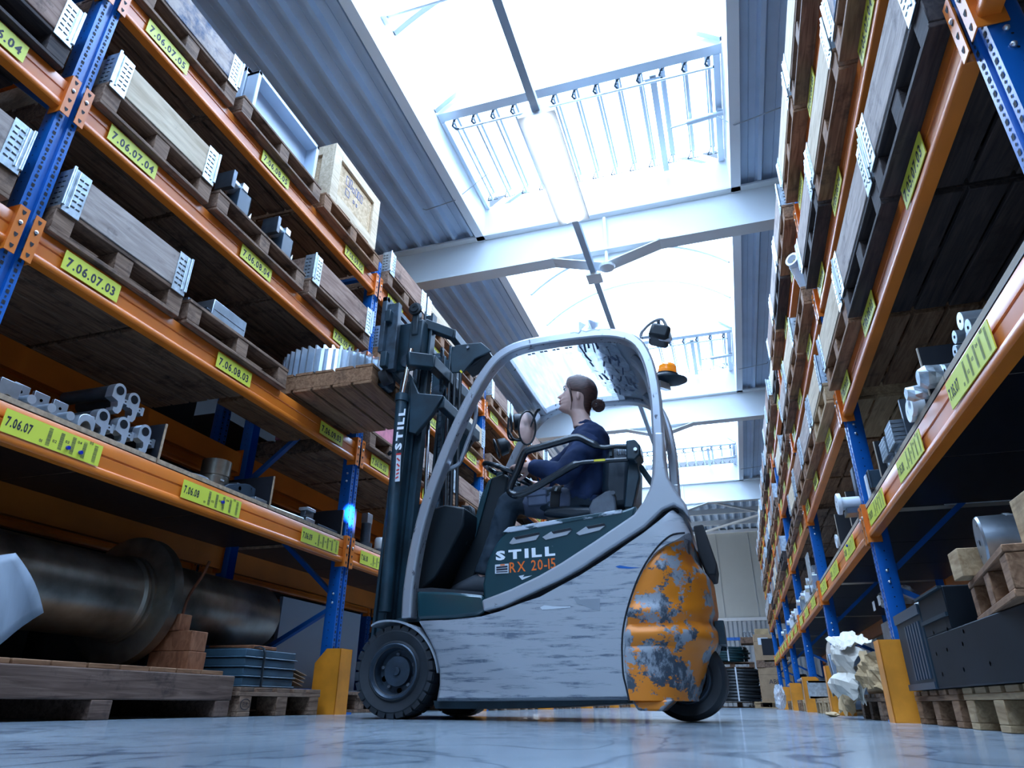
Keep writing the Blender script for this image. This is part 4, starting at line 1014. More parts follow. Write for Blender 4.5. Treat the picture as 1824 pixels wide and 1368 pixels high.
part(MB().prism(S([(1113, 905), (1120, 822), (1136, 822), (1140, 850), (1128, 906)], YC-.34), fxy, YC-.36, YC-.30), 'restraint_post', 'mast_steel', bevel=.006)
part(MB().bar(P(1138, 828, YC-.2), P(1162, 862, YC-.2), .05, .03), 'restraint_stay', 'mast_steel')
part(MB().prism(S([(1116, 787), (1132, 785), (1141, 795), (1142, 812), (1132, 822), (1117, 821)], YC-.4), fxy, YC-.43, YC-.28), 'restraint_hinge', 'mast_steel', bevel=.008)
q = P(1132, 801, YC-.43); part(MB().cyl(q, q+Vector((0, -.012, 0)), .010, 12), 'hinge_bolt', 'bolt')
rb = smooth_path([P(u, v, YC-.40) for u, v in ((1118, 795), (1095, 795), (1072, 797), (1050, 788), (1028, 779), (1000, 786), (965, 796), (940, 803), (932, 812), (921, 840), (911, 862), (908, 874), (914, 881), (926, 881), (950, 870), (985, 850), (1012, 834), (1032, 825), (1060, 822), (1118, 818))], 4)
part(MB().tube(rb, [.013 if (i < 10 or i > len(rb)-10) else .021 for i in range(len(rb))], 10), 'restraint_bar', 'pad_black')
part(MB().bar(P(1058, 820.5, YC-.414), P(1078, 819, YC-.414), .004, .012), 'bar_sticker', 'sticker_yellow')
sp = MB(); a = P(1098, 806, YC-.36); b = P(1117, 806, YC-.36)
sp.tube([a.lerp(b, k/48) + Vector((0, .015*cos(k*pi/4), .015*sin(k*pi/4))) for k in range(49)], .0035, 5); part(sp, 'restraint_spring', 'steel_light')
part(MB().prism(S([(1086, 798), (1092, 796), (1092, 815), (1087, 815)], YC-.36), fxy, YC-.39, YC-.33), 'spring_seat', 'mast_steel')
# lamps, mirror, beacon
def work_light(c, d, r, nm, ring=True):
    c = Vector(c); d = Vector(d).normalized()
    o = part(MB().lathe([(r*.35, -r*1.1), (r*.9, -r*.7), (r, 0), (r*.95, r*.15), (r*.8, r*.2), (0, r*.18)], c, d, 20), nm, 'black_plastic')
    if ring:
        u = d.orthogonal().normalized(); v = d.cross(u); part(MB().tube([c + d*r*.5 + (u*cos(t)*1.25+v*sin(t)*1.05)*r for t in [2*pi*k/24 for k in range(24)]], r*.10, 6, close=True), 'lamp_guard', 'black_plastic', o)
    return o
fl = P(828, 643, YN+.22)
o = work_light(fl, (-1, -.1, -.35), .062, 'front_work_light', False)
part(MB().prism(S([(805, 665), (803, 632), (812, 616), (858, 611), (876, 626), (846, 640), (826, 664)], YN+.16), fxy, YN+.15, YN+.165), 'light_bracket', 'mast_steel', o, bevel=.004)
part(MB().prism(S([(838, 633), (872, 625), (874, 632), (850, 652), (832, 662)], YN+.2), fxy, YN+.17, YN+.3), 'light_housing', 'black_plastic', o, bevel=.008)
q = P(833, 618, YN+.14); part(MB().cyl(q, q+Vector((0, .02, 0)), .010, 8), 'bracket_bolt', 'steel', o)
part(MB().bar(P(820, 660, YN+.15), P(823, 664, YN+.15), .004, .012), 'bracket_tag', 'sticker_yellow', o)
fl2 = P(918, 752, YF-.25); o = work_light(fl2, (-1, -.35, -.1), .060, 'front_work_light'); 
part(MB().tube(smooth_path([P(u, v, YF-.25) for u, v in ((906, 745), (905, 772), (910, 783), (925, 782), (940, 770))], 3), .008, 6), 'light_bracket', 'black_plastic', o)
o = work_light(P(892, 797, YF-.3), (-1, -.3, -.35), .062, 'front_work_light')
mc = P(939, 762, YF-.28); md = Vector((.55, -.75, -.12)).normalized(); u = Vector((0, 0, 1)); v = md.cross(u).normalized(); u = v.cross(md)
o = part(MB().tube([mc + u*cos(2*pi*k/28)*.12 + v*sin(2*pi*k/28)*.062 for k in range(28)], .007, 6, close=True), 'mirror_frame', 'black_plastic')
mr = MB(); mr.loft([[mc - md*(.022*(1-(1-t)**2)-.022) *-1 + u*cos(2*pi*k/28)*.12*t + v*sin(2*pi*k/28)*.062*t for k in range(28)] for t in (.02, .35, .65, .85, 1.)]); part(mr, 'mirror_glass', 'chrome', o)
part(MB().tube(smooth_path([P(u_2, v_2, YF-.26) for u_2, v_2 in ((905, 765), (915, 782), (935, 780), (955, 735), (962, 730))], 3), .009, 6), 'mirror_arm', 'black_plastic', o)
c = P(1175, 598, YC-.1); o = part(MB().obox(c, (.125, .15, .10), (0, .35, .1)), 'rear_work_light', 'black_plastic', bevel=.022, seg=3)
part(MB().tube(smooth_path([P(u_2, v_2, YC-.14) for u_2, v_2 in ((1142, 602), (1143, 592), (1158, 576), (1176, 568), (1184, 575), (1194, 600), (1190, 606), (1160, 600), (1142, 602))], 3), .011, 6), 'lamp_guard', 'guard_silver', o)
part(MB().bar(P(1173, 569, YC-.1), P(1173, 588, YC-.1), .03, .02), 'lamp_stem', 'black_plastic', o)
bc = P(1188, 672, YC-.15); bax = Vector((.14, -.1, 1)).normalized()
o = part(MB().lathe([(.075, -.015), (.08, -.005), (.066, .012), (.066, .020)], bc, bax, 28), 'beacon_base', 'black_plastic')
part(MB().lathe([(.055, .018), (.057, .022), (.055, .045), (.053, .047), (.052, .068), (.050, .070), (.044, .082), (0, .084)], bc, bax, 28), 'beacon_lens', 'amber', o)
part(MB().lathe([(0, -.050), (.035, -.050), (.07, -.038), (.098, -.022), (.098, -.012), (.07, -.006)], bc+Vector((.022, 0, .0)), bax, 28), 'beacon_plate', 'mast_steel', o)
part(MB().bar(P(1172, 684, YN+.08), P(1190, 690, YC-.12), .03, .04), 'beacon_arm', 'guard_silver', o)
# assumed blue spot lamp aimed at the rack, high on the mast
# ---- mast
def mpt(u, v, Y): return P(u, v, Y)
TILT = Vector((.030, 0, 1)).normalized()
for s, sgn in (('near', 1), ('far', -1)):
    my = (lambda y: y) if sgn == 1 else (lambda y: 2*YC-y)
    base = P(700, 1100, 3.60)
    def rail(x0, z0, z1, y, wx, wy, nm, m='mast_steel'):
        """I-section mast rail"""
        a = Vector((x0, my(y), z0)); b = a + TILT*((z1-z0)/TILT.z); mb = MB()
        mb.bar(a, b, wy*.30, wx, (1, 0, 0))
        for e in (-1, 1):
            o = Vector((e*(wx/2-.009), 0, 0)); mb.bar(a+o, b+o, wy, .018, (1, 0, 0))
        return part(mb, nm, m, bevel=.002, seg=1)
    xa = P(697, 1000, 3.60).x
    rail(xa-.035, .16, 1.99, 3.60, .085, .075, 'outer_rail')
    rail(xa+.045, .30, 2.52, 3.665, .075, .065, 'inner_rail')
    # lift cylinder with its rod
    c0, c1 = P(686, 1090, 3.53), P(716, 706, 3.53); c0.y = c1.y = my(3.53)
    cyo = part(MB().tube([c0, c1], .036, 18).lathe([(.036, 0), (.044, 0), (.044, .05), (.036, .05)], c1-Vector((0, 0, .04)), TILT, 18, close=True), 'lift_cylinder', 'mast_steel')
    c2 = P(733, 622, 3.53); c2.y = my(3.53); part(MB().tube([c1, c2], .0165, 12), 'lift_rod', 'chrome', cyo)
    r0, r1 = P(757, 900, 3.74), P(768, 630, 3.74); r0.y = r1.y = my(3.74)
    part(MB().tube([r0, r1], .013, 10), 'free_lift_rod', 'chrome')
    part(MB().tube([r0-TILT*.75, r0], .036, 14), 'free_lift_cylinder', 'mast_steel')
    # chain
    chn = MB(); a = P(779, 960, 3.80); b = P(788, 618, 3.80); a.y = b.y = my(3.80); n = 60
    for k in range(n):
        p = a.lerp(b, k/n); w_ = .016 if k % 2 else .011
        chn.obox(p, (.017, w_*2, .020), (0, .03, 0))
    part(chn, 'lift_chain', 'mast_worn')
    hs = MB()
    for dx in (.0, .028, .056):
        hs.tube(smooth_path([P(792+dx*350, 1000, my(3.86) if sgn == 1 else 3.95), P(796+dx*350, 800, 3.86 if sgn == 1 else 3.95), P(801+dx*350, 660, 3.86 if sgn == 1 else 3.95)], 6), .012, 8)
    part(hs, 'hydraulic_hose', 'black_hose')
    # head block with its roller boss
    hb = P(745, 620, 3.60); hb.y = my(3.60)
    part(MB().obox(hb+Vector((.0, 0, .06)), (.10, .11, .26), (0, .03, 0)), 'mast_head', 'mast_steel', bevel=.010)
    q = P(741, 552, 3.54); q.y = my(3.54); e = Vector((0, -.03*sgn, 0))
    part(MB().lathe([(.046, 0), (.046, .02), (.030, .024), (.030, .030), (.012, .030), (.010, .026), (0, .026)], q, e, 22), 'chain_pulley', 'black_plastic')
    q2 = P(738, 600, 3.56); q2.y = my(3.56)
    part(MB().bar((q.x, my(3.565), q.z), (q2.x+.01, my(3.565), q2.z), .06, .05, (1, 0, 0)), 'pulley_arm', 'mast_steel', bevel=.01)
    # tilt cylinder down by the wheel
    t0, t1 = P(720, 1085, 3.50), P(742, 1100, 3.50); t0.y = t1.y = my(3.50)
    part(MB().tube([t0+Vector((0, 0, .12)), t0, t1+Vector((.2, 0, -.02))], .022, 10), 'tilt_cylinder', 'mast_steel')
# cross members of the mast
a = P(738, 640, 3.56); b = P(762, 636, 3.62); cm = MB()
x1 = a.x; z1 = a.z
cm.bar((x1-.02, 3.50, z1-.03), (x1+.10, 3.62, z1-.01), .06, .10).bar((x1+.10, 3.60, z1-.01), (x1+.12, 2*YC-3.60, z1-.01), .06, .09).bar((x1-.02, 2*YC-3.50, z1-.03), (x1+.10, 2*YC-3.62, z1-.01), .06, .10)
part(cm, 'upper_cross_member', 'mast_steel', bevel=.008)
g0 = P(740, 740, 3.58)
cm = MB().prism(S([(733, 668), (748, 702), (792, 706), (770, 742), (742, 775), (730, 772)], 3.58), fxy, 3.56, 3.60)
cm.prism(S([(733, 668), (748, 702), (792, 706), (770, 742), (742, 775), (730, 772)], 3.58), fxy, 2*YC-3.60, 2*YC-3.56)
q = P(785, 712, 3.58); cm.bar((q.x, 3.58, q.z-.02), (q.x+.01, 2*YC-3.58, q.z-.02), .05, .075)
part(cm, 'middle_cross_member', 'mast_steel', bevel=.006)
q = P(742, 980, 3.6); part(MB().bar((q.x-.02, 3.58, q.z), (q.x-.02, 2*YC-3.58, q.z), .05, .12).bar((q.x-.02, 3.58, .32), (q.x-.02, 2*YC-3.58, .32), .05, .16), 'lower_cross_member', 'mast_steel', bevel=.006)
top = P(775, 590, 3.70); part(MB().bar((top.x-.05, 3.62, top.z+.02), (top.x+.12, 3.74, top.z-.03), .05, .07).bar((top.x+.12, 3.72, top.z-.03), (top.x+.12, 2*YC-3.72, top.z-.03), .05, .07).bar((top.x-.05, 2*YC-3.62, top.z+.02), (top.x+.12, 2*YC-3.74, top.z-.03), .05, .07), 'inner_mast_head', 'mast_steel', bevel=.006)
# lettering and warning stickers down the near mast column
def vtext(mb, txt, a, b, Y, size, bold):
    o, e = P(*a, Y), P(*b, Y); d = (e-o).normalized(); ln = (e-o).length; w0 = sum(_GL[(c, bold)][2] for c in txt)+.16*(len(txt)-1)
    up = Vector((-d.z, 0, d.x)); up = up if up.x < 0 else -up
    put_text(mb, txt, size, o, d, up, bold=bold, sx=ln/(w0*size), gap=.16)
mb = MB(); vtext(mb, 'STILL', (714, 801), (722, 728), 3.4935, .058, .05); part(mb, 'maker_lettering', 'text_white', smooth=False)
stp = lambda px, Y, t=.0015: MB().prism(S(px, Y), fxy, Y, Y+t)
part(stp([(703.5, 858), (712, 857), (714, 807), (706, 808)], 3.4925), 'warning_sticker', 'sticker'); part(stp([(705.6, 811), (714, 810), (714.3, 806.5), (706, 807.5)], 3.4918), 'warning_sticker', 'sticker_red')
sk = MB()
for a, b in (((707, 816), (712, 821)), ((707, 826), (711.5, 831)), ((706, 838), (711, 836)), ((705.5, 845), (710.5, 842)), ((704.5, 852), (709.5, 849))):
    sk.bar(P(*a, 3.4915), P(*b, 3.4915), .0008, .009)
part(sk, 'sticker_print', 'sticker_red')
# ---- carriage, backrest and forks
PZ = 1.950
cx0 = -1.992
cg = MB().box(cx0-.025, cx0+.02, 3.46, 2*YC-3.46, 2.06, 2.17).box(cx0-.025, cx0+.02, 3.46, 2*YC-3.46, 2.40, 2.49)
co = part(cg, 'fork_carriage', 'mast_steel', bevel=.005)
for y in (3.52, 2*YC-3.52): part(MB().box(cx0-.02, cx0+.06, y-.022, y+.022, 2.05, 2.56), 'carriage_plate', 'mast_worn', co, bevel=.004)
for y in (3.64, 2*YC-3.64):
    part(MB().box(cx0-.02, cx0+.14, y-.02, y+.02, 2.10, 2.46), 'roller_bracket', 'mast_steel', co, bevel=.006)
    part(MB().cyl((cx0+.10, y-.035, 2.16), (cx0+.10, y+.035, 2.16), .05, 20), 'mast_roller', 'mast_worn', co)
br = MB().box(cx0-.05, cx0-.012, 3.46, 3.50, 2.17, 2.60).box(cx0-.05, cx0-.012, 2*YC-3.50, 2*YC-3.46, 2.17, 2.60).box(cx0-.05, cx0-.012, 3.46, 2*YC-3.46, 2.56, 2.60)
part(br, 'load_backrest', 'mast_worn', co, bevel=.005)
for y in (3.655, 4.06):
    f = MB(); f.prism([(cx0-.025, 2.52), (cx0-.060, 2.52), (cx0-.060, PZ+.085), (cx0-.085, PZ+.068), (-3.10, PZ+.050), (-3.12, PZ+.040), (-3.10, PZ+.029), (cx0-.07, PZ+.027), (cx0-.040, PZ+.033), (cx0-.025, PZ+.06)], fxy, y-.05, y+.05)
    part(f, 'fork', 'mast_worn', bevel=.006)
    part(MB().cyl((cx0-.01, y-.06, 2.49), (cx0-.01, y+.06, 2.49), .025, 12), 'fork_hook', 'mast_steel', co)
    # rubber bumper on the lower bar
for y in (3.55,): part(MB().tube([(cx0+.01, y, 2.03), (cx0-.045, y, 2.015)], .055, 16), 'carriage_bumper', 'foam_dark', co)
# ---- the pallet and gear on the forks
t = pallet(.80, 'wood_brown'); t.location = (-2.062, 3.858, PZ); t.name = 'wooden_pallet'
tag(t, 'brown wooden pallet carried on the raised forks with a steel gear on top', 'pallet')
gx, gy, gz, gr, gn, gh_ = -2.58, 3.86, PZ+.1465, .402, 44, .205
prof = []
for k in range(gn):
    a = 2*pi*k/gn; st_ = 2*pi/gn
    for da, r_ in ((-.30, gr-.052), (-.20, gr-.03), (-.10, gr), (.10, gr), (.20, gr-.03), (.30, gr-.052)): prof.append((r_*cos(a+da*st_), r_*sin(a+da*st_)))
gm = MB(); n = len(prof)
inn = [(.30*cos(atan2(y, x)), .30*sin(atan2(y, x))) for x, y in prof]
gm.loft([[(gx+x, gy+y, z) for x, y in q] for q, z in ((inn, gz+.0), (prof, gz), (prof, gz+gh_), (inn, gz+gh_), (inn, gz))], cap=False)
t = thing('spur_gear', 'large bright steel gear wheel lying flat on the lifted pallet, teeth upright', 'gear', (gx, gy, gz))
gm.build('toothed_rim', 'steel_light', t)
wb = MB(); wb.lathe([(.09, .03), (.09, .19), (.30, .13), (.30, .07)], (gx, gy, gz), (0, 0, 1), 40, close=True); wb.build('gear_web', 'steel', t)

# assumed blue spot lamp of the truck, shining on the upright ahead, its housing added
bl = bpy.data.lights.new('blue_spot', 'SPOT'); bl.color = (.30, .34, 1.); bl.spot_size = R(10); bl.spot_blend = .8; bl.shadow_soft_size = .02
blo = bpy.data.objects.new('blue_spot', bl); C.objects.link(blo); blo.parent = FT
src = Vector((-1.982, 3.63, 1.50)); dst = Vector((XL, U0+BAY+.01, 1.33)); bl.energy = 2600
blo.location = src - FT.location; blo.rotation_euler = (dst-src).to_track_quat('-Z', 'Y').to_euler()
part(MB().lathe([(.007, -.05), (.011, -.045), (.013, -.02)], src, (dst-src), 14).bar(src-(dst-src).normalized()*.04, Vector((-1.95, 3.60, 1.50)), .008, .008), 'blue_spot_housing', 'black_plastic')

# torn stickers and a blue chalk arrow on the flank
part(MB().prism(S([(1022, 1066), (1029, 1064), (1033, 1068), (1068, 1066), (1069, 1088), (1058, 1086), (1036, 1077), (1028, 1076)], YN-.001), fxy, YN-.0015, YN), 'torn_sticker', 'cover_grey')
part(MB().prism(S([(962, 1082), (970, 1078), (985, 1080), (1016, 1080), (1016, 1082), (980, 1085), (966, 1086)], YN-.001), fxy, YN-.0015, YN), 'torn_sticker', 'sticker')
part(MB().prism(S([(1096, 1009), (1104, 1007), (1122, 1010), (1140, 1011), (1122, 1013), (1102, 1012)], YN-.001), fxy, YN-.0015, YN), 'blue_scrape', 'rack_blue')
# ------------------------------------------------------------------ the driver, seated, facing -x
YP = 3.85
mat('skin', (.78, .49, .40), .48, var=.06, scale=20); mat('lip', (.50, .21, .20), .4); mat('eye_dark', (.03, .02, .02), .25); mat('eye_white', (.65, .62, .62), .3)
mat('hair', (.085, .036, .028), .38, var=.45, scale=26, stretch=(1, 1, 5), spec=.55)
mat('sweater_navy', (.010, .027, .088), .85, var=.18, scale=9, bump=.15)
mat('trouser_dark', (.014, .030, .048), .8, var=.2, scale=9); mat('trouser_grey', (.10, .125, .19), .8, var=.15, scale=9)
mat('shoe', (.045, .055, .07), .6, var=.2)
PT = thing('person', 'woman in navy sweatshirt and grey work trousers driving the forklift, hair in a bun', 'person', (-.75, YP, 1.02))
def q3(u, v, y): return P(u, v, y)
rows = [  # pixel row, front, nose/lip/chin extra, back, half width
 (671.0, 1024, 0, 1036, .012), (672.5, 1017, 0, 1045, .038), (676, 1012.5, 0, 1052, .056), (682, 1009.5, 0, 1058, .067), (688, 1007, 0, 1061, .072), (693, 1005.5, .2, 1062, .0735),
 (697, 1006, .4, 1062.5, .0735), (700.5, 1005.5, 2.6, 1062, .073), (704, 1003.5, 6.5, 1061.5, .072), (707.5, 1002.5, 10.2, 1061, .070), (709.5, 1002, 9.0, 1060, .068), (711.5, 1001.5, 4.0, 1059, .067),
 (714.5, 999.5, 3.2, 1057, .064), (717.5, 1000, 2.0, 1056, .062), (720.5, 999, 3.0, 1054, .060), (723.5, 999.5, .8, 1052, .057), (727, 996.5, 1.2, 1050, .053), (730.5, 997, 1.0, 1049, .048), (733.5, 1001, .6, 1048, .046),
 (736.5, 1011, 0, 1048.5, .048), (741, 1016, 0, 1050, .050), (748, 1019, 0, 1053, .052), (756, 1021, 0, 1058, .057), (764, 1022, 0, 1064, .066)]
def head_ring(row, grow=0., n=40, th=None):
    v, uf, ex, ub, w_ = row; a, b, c = q3(uf, v, YP), q3(ub, v, YP), q3(uf-ex, v, YP); exm = (a-c).length; xc = (a.x*.45+b.x*.55); out = []
    for k in range(n):
        t = (2*pi*k/n) if th is None else th[0]+(th[1]-th[0])*k/(n-1)
        tt = (t+pi) % (2*pi)-pi
        cs, sn = cos(t), sin(t)
        rx = (xc-a.x) if cs > 0 else (b.x-xc)
        x = xc - (abs(cs)**.85)*(1 if cs > 0 else -1)*(rx+grow) - exm*math.exp(-(tt/.20)**2)
        y = YP - (abs(sn)**.9)*(1 if sn > 0 else -1)*(w_+grow)
        f = (x-a.x)/(b.x-a.x+1e-9)
        out.append(Vector((x, y, a.z + (b.z-a.z)*max(-.2, min(1.2, f)))))
    return out
bd = MB()
bd.loft([head_ring(r) for r in rows])
def ell(c, rx, ry, tilt=0., n=24):
    c = Vector(c); m = Matrix.Rotation(tilt, 3, 'Y'); return [c + m @ Vector((rx*cos(2*pi*k/n), ry*sin(2*pi*k/n), 0)) for k in range(n)]
def torso(g):
    return [ell(q3(u, v, YP), rx+g, ry+g, tl) for u, v, rx, ry, tl in ((1041, 757, .055, .058, -.3), (1043, 764, .075, .085, -.25), (1047, 773, .100, .150, -.2), (1050, 787, .120, .188, -.12), (1051, 808, .132, .188, -.05), (1050, 835, .130, .170, 0), (1047, 862, .130, .168, .05), (1043, 888, .138, .180, .1), (1040, 908, .135, .178, .1))]
bd.loft(torso(-.014))
for y in (-.073, .073):  # ears
    bd.ball(q3(1034, 713, YP)+Vector((0, y, 0)), .016, 12, 8, (.75, .55, 1.75))
def limb(mb, pts, rs, n=14, sub=5):
    sp = smooth_path(pts, sub); k = len(sp); rr_ = []
    for i in range(k):
        t = i/(k-1)*(len(rs)-1); j = min(int(t), len(rs)-2); rr_.append(rs[j]+(rs[j+1]-rs[j])*(t-j))
    mb.tube(sp, rr_, n)
# grips on the wheel rim
def rim_at(t): return swc + (wu*cos(t)+wv*sin(t))*.165
if wv.x < 0: wv = -wv
arms = {'near': (3.665, (1052, 786), (1003, 843, 3.60), (947, 846, 3.66), .62), 'far': (4.035, (1052, 786), (990, 836, 4.12), (940, 838, 4.03), pi-.62)}
for s, (sy, sh, el, wr, t) in arms.items():
    g = rim_at(t); rad = (g-swc).normalized(); tan = wax.cross(rad).normalized(); S_, E_, W_ = q3(*sh, sy), q3(*el), g + rad*.085 + wax*.045 + Vector((.03, 0, .0))
    limb(bd, [S_+Vector((0, .02 if s == 'near' else -.02, .01)), S_.lerp(E_, .5), E_, E_.lerp(W_, .55), W_], [.060, .050, .044, .038, .027])
    K = g + rad*.022 + wax*.032     # knuckles
    pr = []
    for f in (0., .35, .7, 1.):
        c = W_.lerp(K, f); hw = .028+.016*f; pr.append([c + tan*hw*cos(a) + wax*.017*sin(a) for a in [2*pi*k/14 for k in range(14)]])
    bd.loft(pr)
    for k in range(4):
        o = tan*(k-1.5)*.0215; ln = (.90, 1., .95, .78)[k]
        limb(bd, [K+o-rad*-.01, g+o+wax*.030-rad*.004, g+o-rad*.030*ln+wax*.012, g+o-rad*.024*ln-wax*.016], [.0098, .0092, .0085, .0072], 10, 4)
    th_s = 1 if s == 'near' else -1
    b0 = W_.lerp(K, .35)+tan*.03*th_s
    limb(bd, [b0, b0.lerp(g, .5)+tan*.035*th_s, g+tan*.045*th_s-wax*.018, g+tan*.040*th_s-rad*.022-wax*.014], [.014, .012, .0105, .008], 10, 4)
    arms[s] = (S_, E_, W_)
legs = {'near': (3.765, 3.735), 'far': (3.945, 4.02)}
for s, (hy, ky) in legs.items():
    H_2, K_2, A_2 = q3(1036, 898, hy), q3(913, 894, ky), q3(862, 1026, ky+(.0 if s == 'near' else .02))
    limb(bd, [H_2, H_2.lerp(K_2, .5), K_2, K_2.lerp(A_2, .4), A_2], [.080, .072, .055, .050, .036])
    limb(bd, [A_2, A_2+Vector((-.03, 0, -.05)), A_2+Vector((-.15, 0, -.075))], [.038, .038, .03])
    legs[s] = (H_2, K_2, A_2)
def remesh(o, vox, smooth=4, disp=0., dsz=.12):
    m = o.modifiers.new('remesh', 'REMESH'); m.mode = 'VOXEL'; m.voxel_size = vox; m.use_smooth_shade = True
    if disp:
        t = bpy.data.textures.new('folds', 'CLOUDS'); t.noise_scale = dsz; t.noise_depth = 2
        d = o.modifiers.new('folds', 'DISPLACE'); d.texture = t; d.strength = disp; d.mid_level = .5; d.texture_coords = 'GLOBAL'
    k = o.modifiers.new('smooth', 'SMOOTH'); k.factor = .5; k.iterations = smooth
    return o
remesh(bd.build('body', 'skin', PT), .0042, 3)
# face details on the flank seen from the aisle and on the far side
for sg in (-1, 1):
    e = Vector((0, sg, 0)); c = q3(1009.5, 699, YP)+e*.040
    MB().ball(c+Vector((.004, 0, 0)), .0125, 14, 10).build('eye', 'eye_white', PT); MB().ball(c+Vector((-.004, sg*.0045, 0)), .0072, 12, 8).build('iris', 'eye_dark', PT)
    MB().tube(smooth_path([c+Vector((-.012, -sg*.006, .006)), c+Vector((-.008, sg*.004, .009)), c+Vector((.006, sg*.012, .003))], 4), .0022, 6).build('eyelash', 'eye_dark', PT)
    MB().tube(smooth_path([c+Vector((-.014, -sg*.010, .020)), c+Vector((-.006, sg*.006, .024)), c+Vector((.012, sg*.018, .018))], 4), [.0026]*8+[.0015], 6).build('eyebrow', 'hair', PT)
a = q3(996.6, 716.2, YP); b2 = q3(997.0, 719.8, YP); lp = MB()
for c, h in ((a, .0036), (b2, .0042)): lp.tube(smooth_path([c+Vector((.016, -.022, -.001)), c+Vector((.003, -.010, 0)), c+Vector((-.0005, 0, 0)), c+Vector((.003, .010, 0)), c+Vector((.016, .022, -.001))], 4), [.0012]+[h]*15+[.0012], 8)
lp.build('lips', 'lip', PT)
# hair: a cap drawn back, a strand before the ear, a bun
hr = MB(); hrows = [(670.0, .0), (671.5, .14), (675, .34), (680, .50), (686, .62), (692, .74), (697, .86), (701, 1.02), (704, 1.30), (706.5, 1.80), (716, 1.98), (722, 2.06), (728, 2.18), (734, 2.38), (739, 2.62)]
tab = [(r[0], r) for r in rows]
def row_at(v):
    for r, s in zip(rows, rows[1:]):
        if v <= s[0]:
            t = max(0, (v-r[0])/(s[0]-r[0])); x = [p+(q-p)*t for p, q in zip(r, s)]; x[2] = 0; return x
    return rows[-1]
hg = [head_ring(row_at(v), .0085, 36, (t0+.02, 2*pi-t0-.02)) for v, t0 in hrows]
for p in hg[0]: p.z += .006
hr.loft(hg, close=False, cap=False)
ho = hr.build('hair', 'hair', PT); sl_ = ho.modifiers.new('thick', 'SOLIDIFY'); sl_.thickness = .012; sl_.offset = -1; sb = ho.modifiers.new('sub', 'SUBSURF'); sb.levels = sb.render_levels = 1
top_ = MB(); top_.ball(q3(1030, 676, YP), .05, 16, 10, (.92, 1.12, .52)); top_.build('hair_crown', 'hair', PT)
for sg in (-1, 1):
    e = Vector((0, sg, 0)); limb_ = MB()
    limb_.tube(smooth_path([q3(1017, 692, YP)+e*.074, q3(1021, 706, YP)+e*.079, q3(1023, 721, YP)+e*.071, q3(1020.5, 736, YP)+e*.058], 5), [.007]*6+[.006]*5+[.0025]*5, 8); limb_.build('hair_strand', 'hair', PT)
bn = MB(); c = q3(1066, 722.5, YP); bn.ball(c, .036, 16, 12, (1, 1, 1.08))
rr = random.Random(5)
for k in range(9):
    ax_ = Vector((rr.uniform(-1, 1), rr.uniform(-1, 1), rr.uniform(-1, 1))).normalized(); p_ = ax_.orthogonal().normalized(); r_ = ax_.cross(p_)
    bn.tube([c + (p_*cos(t)+r_*sin(t))*.034 + ax_*.012*sin(2*t) for t in [2*pi*j/20 for j in range(20)]], .0075, 6, close=True)
bn.tube([q3(1052, 716, YP), c], [.030, .022], 12); bn.build('hair_bun', 'hair', PT)
# sweatshirt
sw_ = MB(); sw_.loft(torso(.006)[1:])
for s, (S_, E_, W_) in arms.items():
    limb(sw_, [S_+Vector((0, .03 if s == 'near' else -.03, .0)), S_.lerp(E_, .5)+Vector((0, 0, -.005)), E_, E_.lerp(W_, .55), W_.lerp(E_, .12)], [.090, .076, .066, .055, .042], 18)
sw_.lathe([(.062, 0), (.068, .012), (.062, .03), (.055, .03), (.055, 0)], q3(1041.5, 762, YP), Vector((-.25, 0, 1)), 24, close=True)
remesh(sw_.build('sweatshirt', 'sweater_navy', PT), .008, 5, .030, .085)
hem = MB(); hem.loft([ell(q3(1042, v, YP), .148, .19, .1) for v in (893, 905)]); remesh(hem.build('sweatshirt_hem', 'sweater_navy', PT), .009, 4, .02, .05)
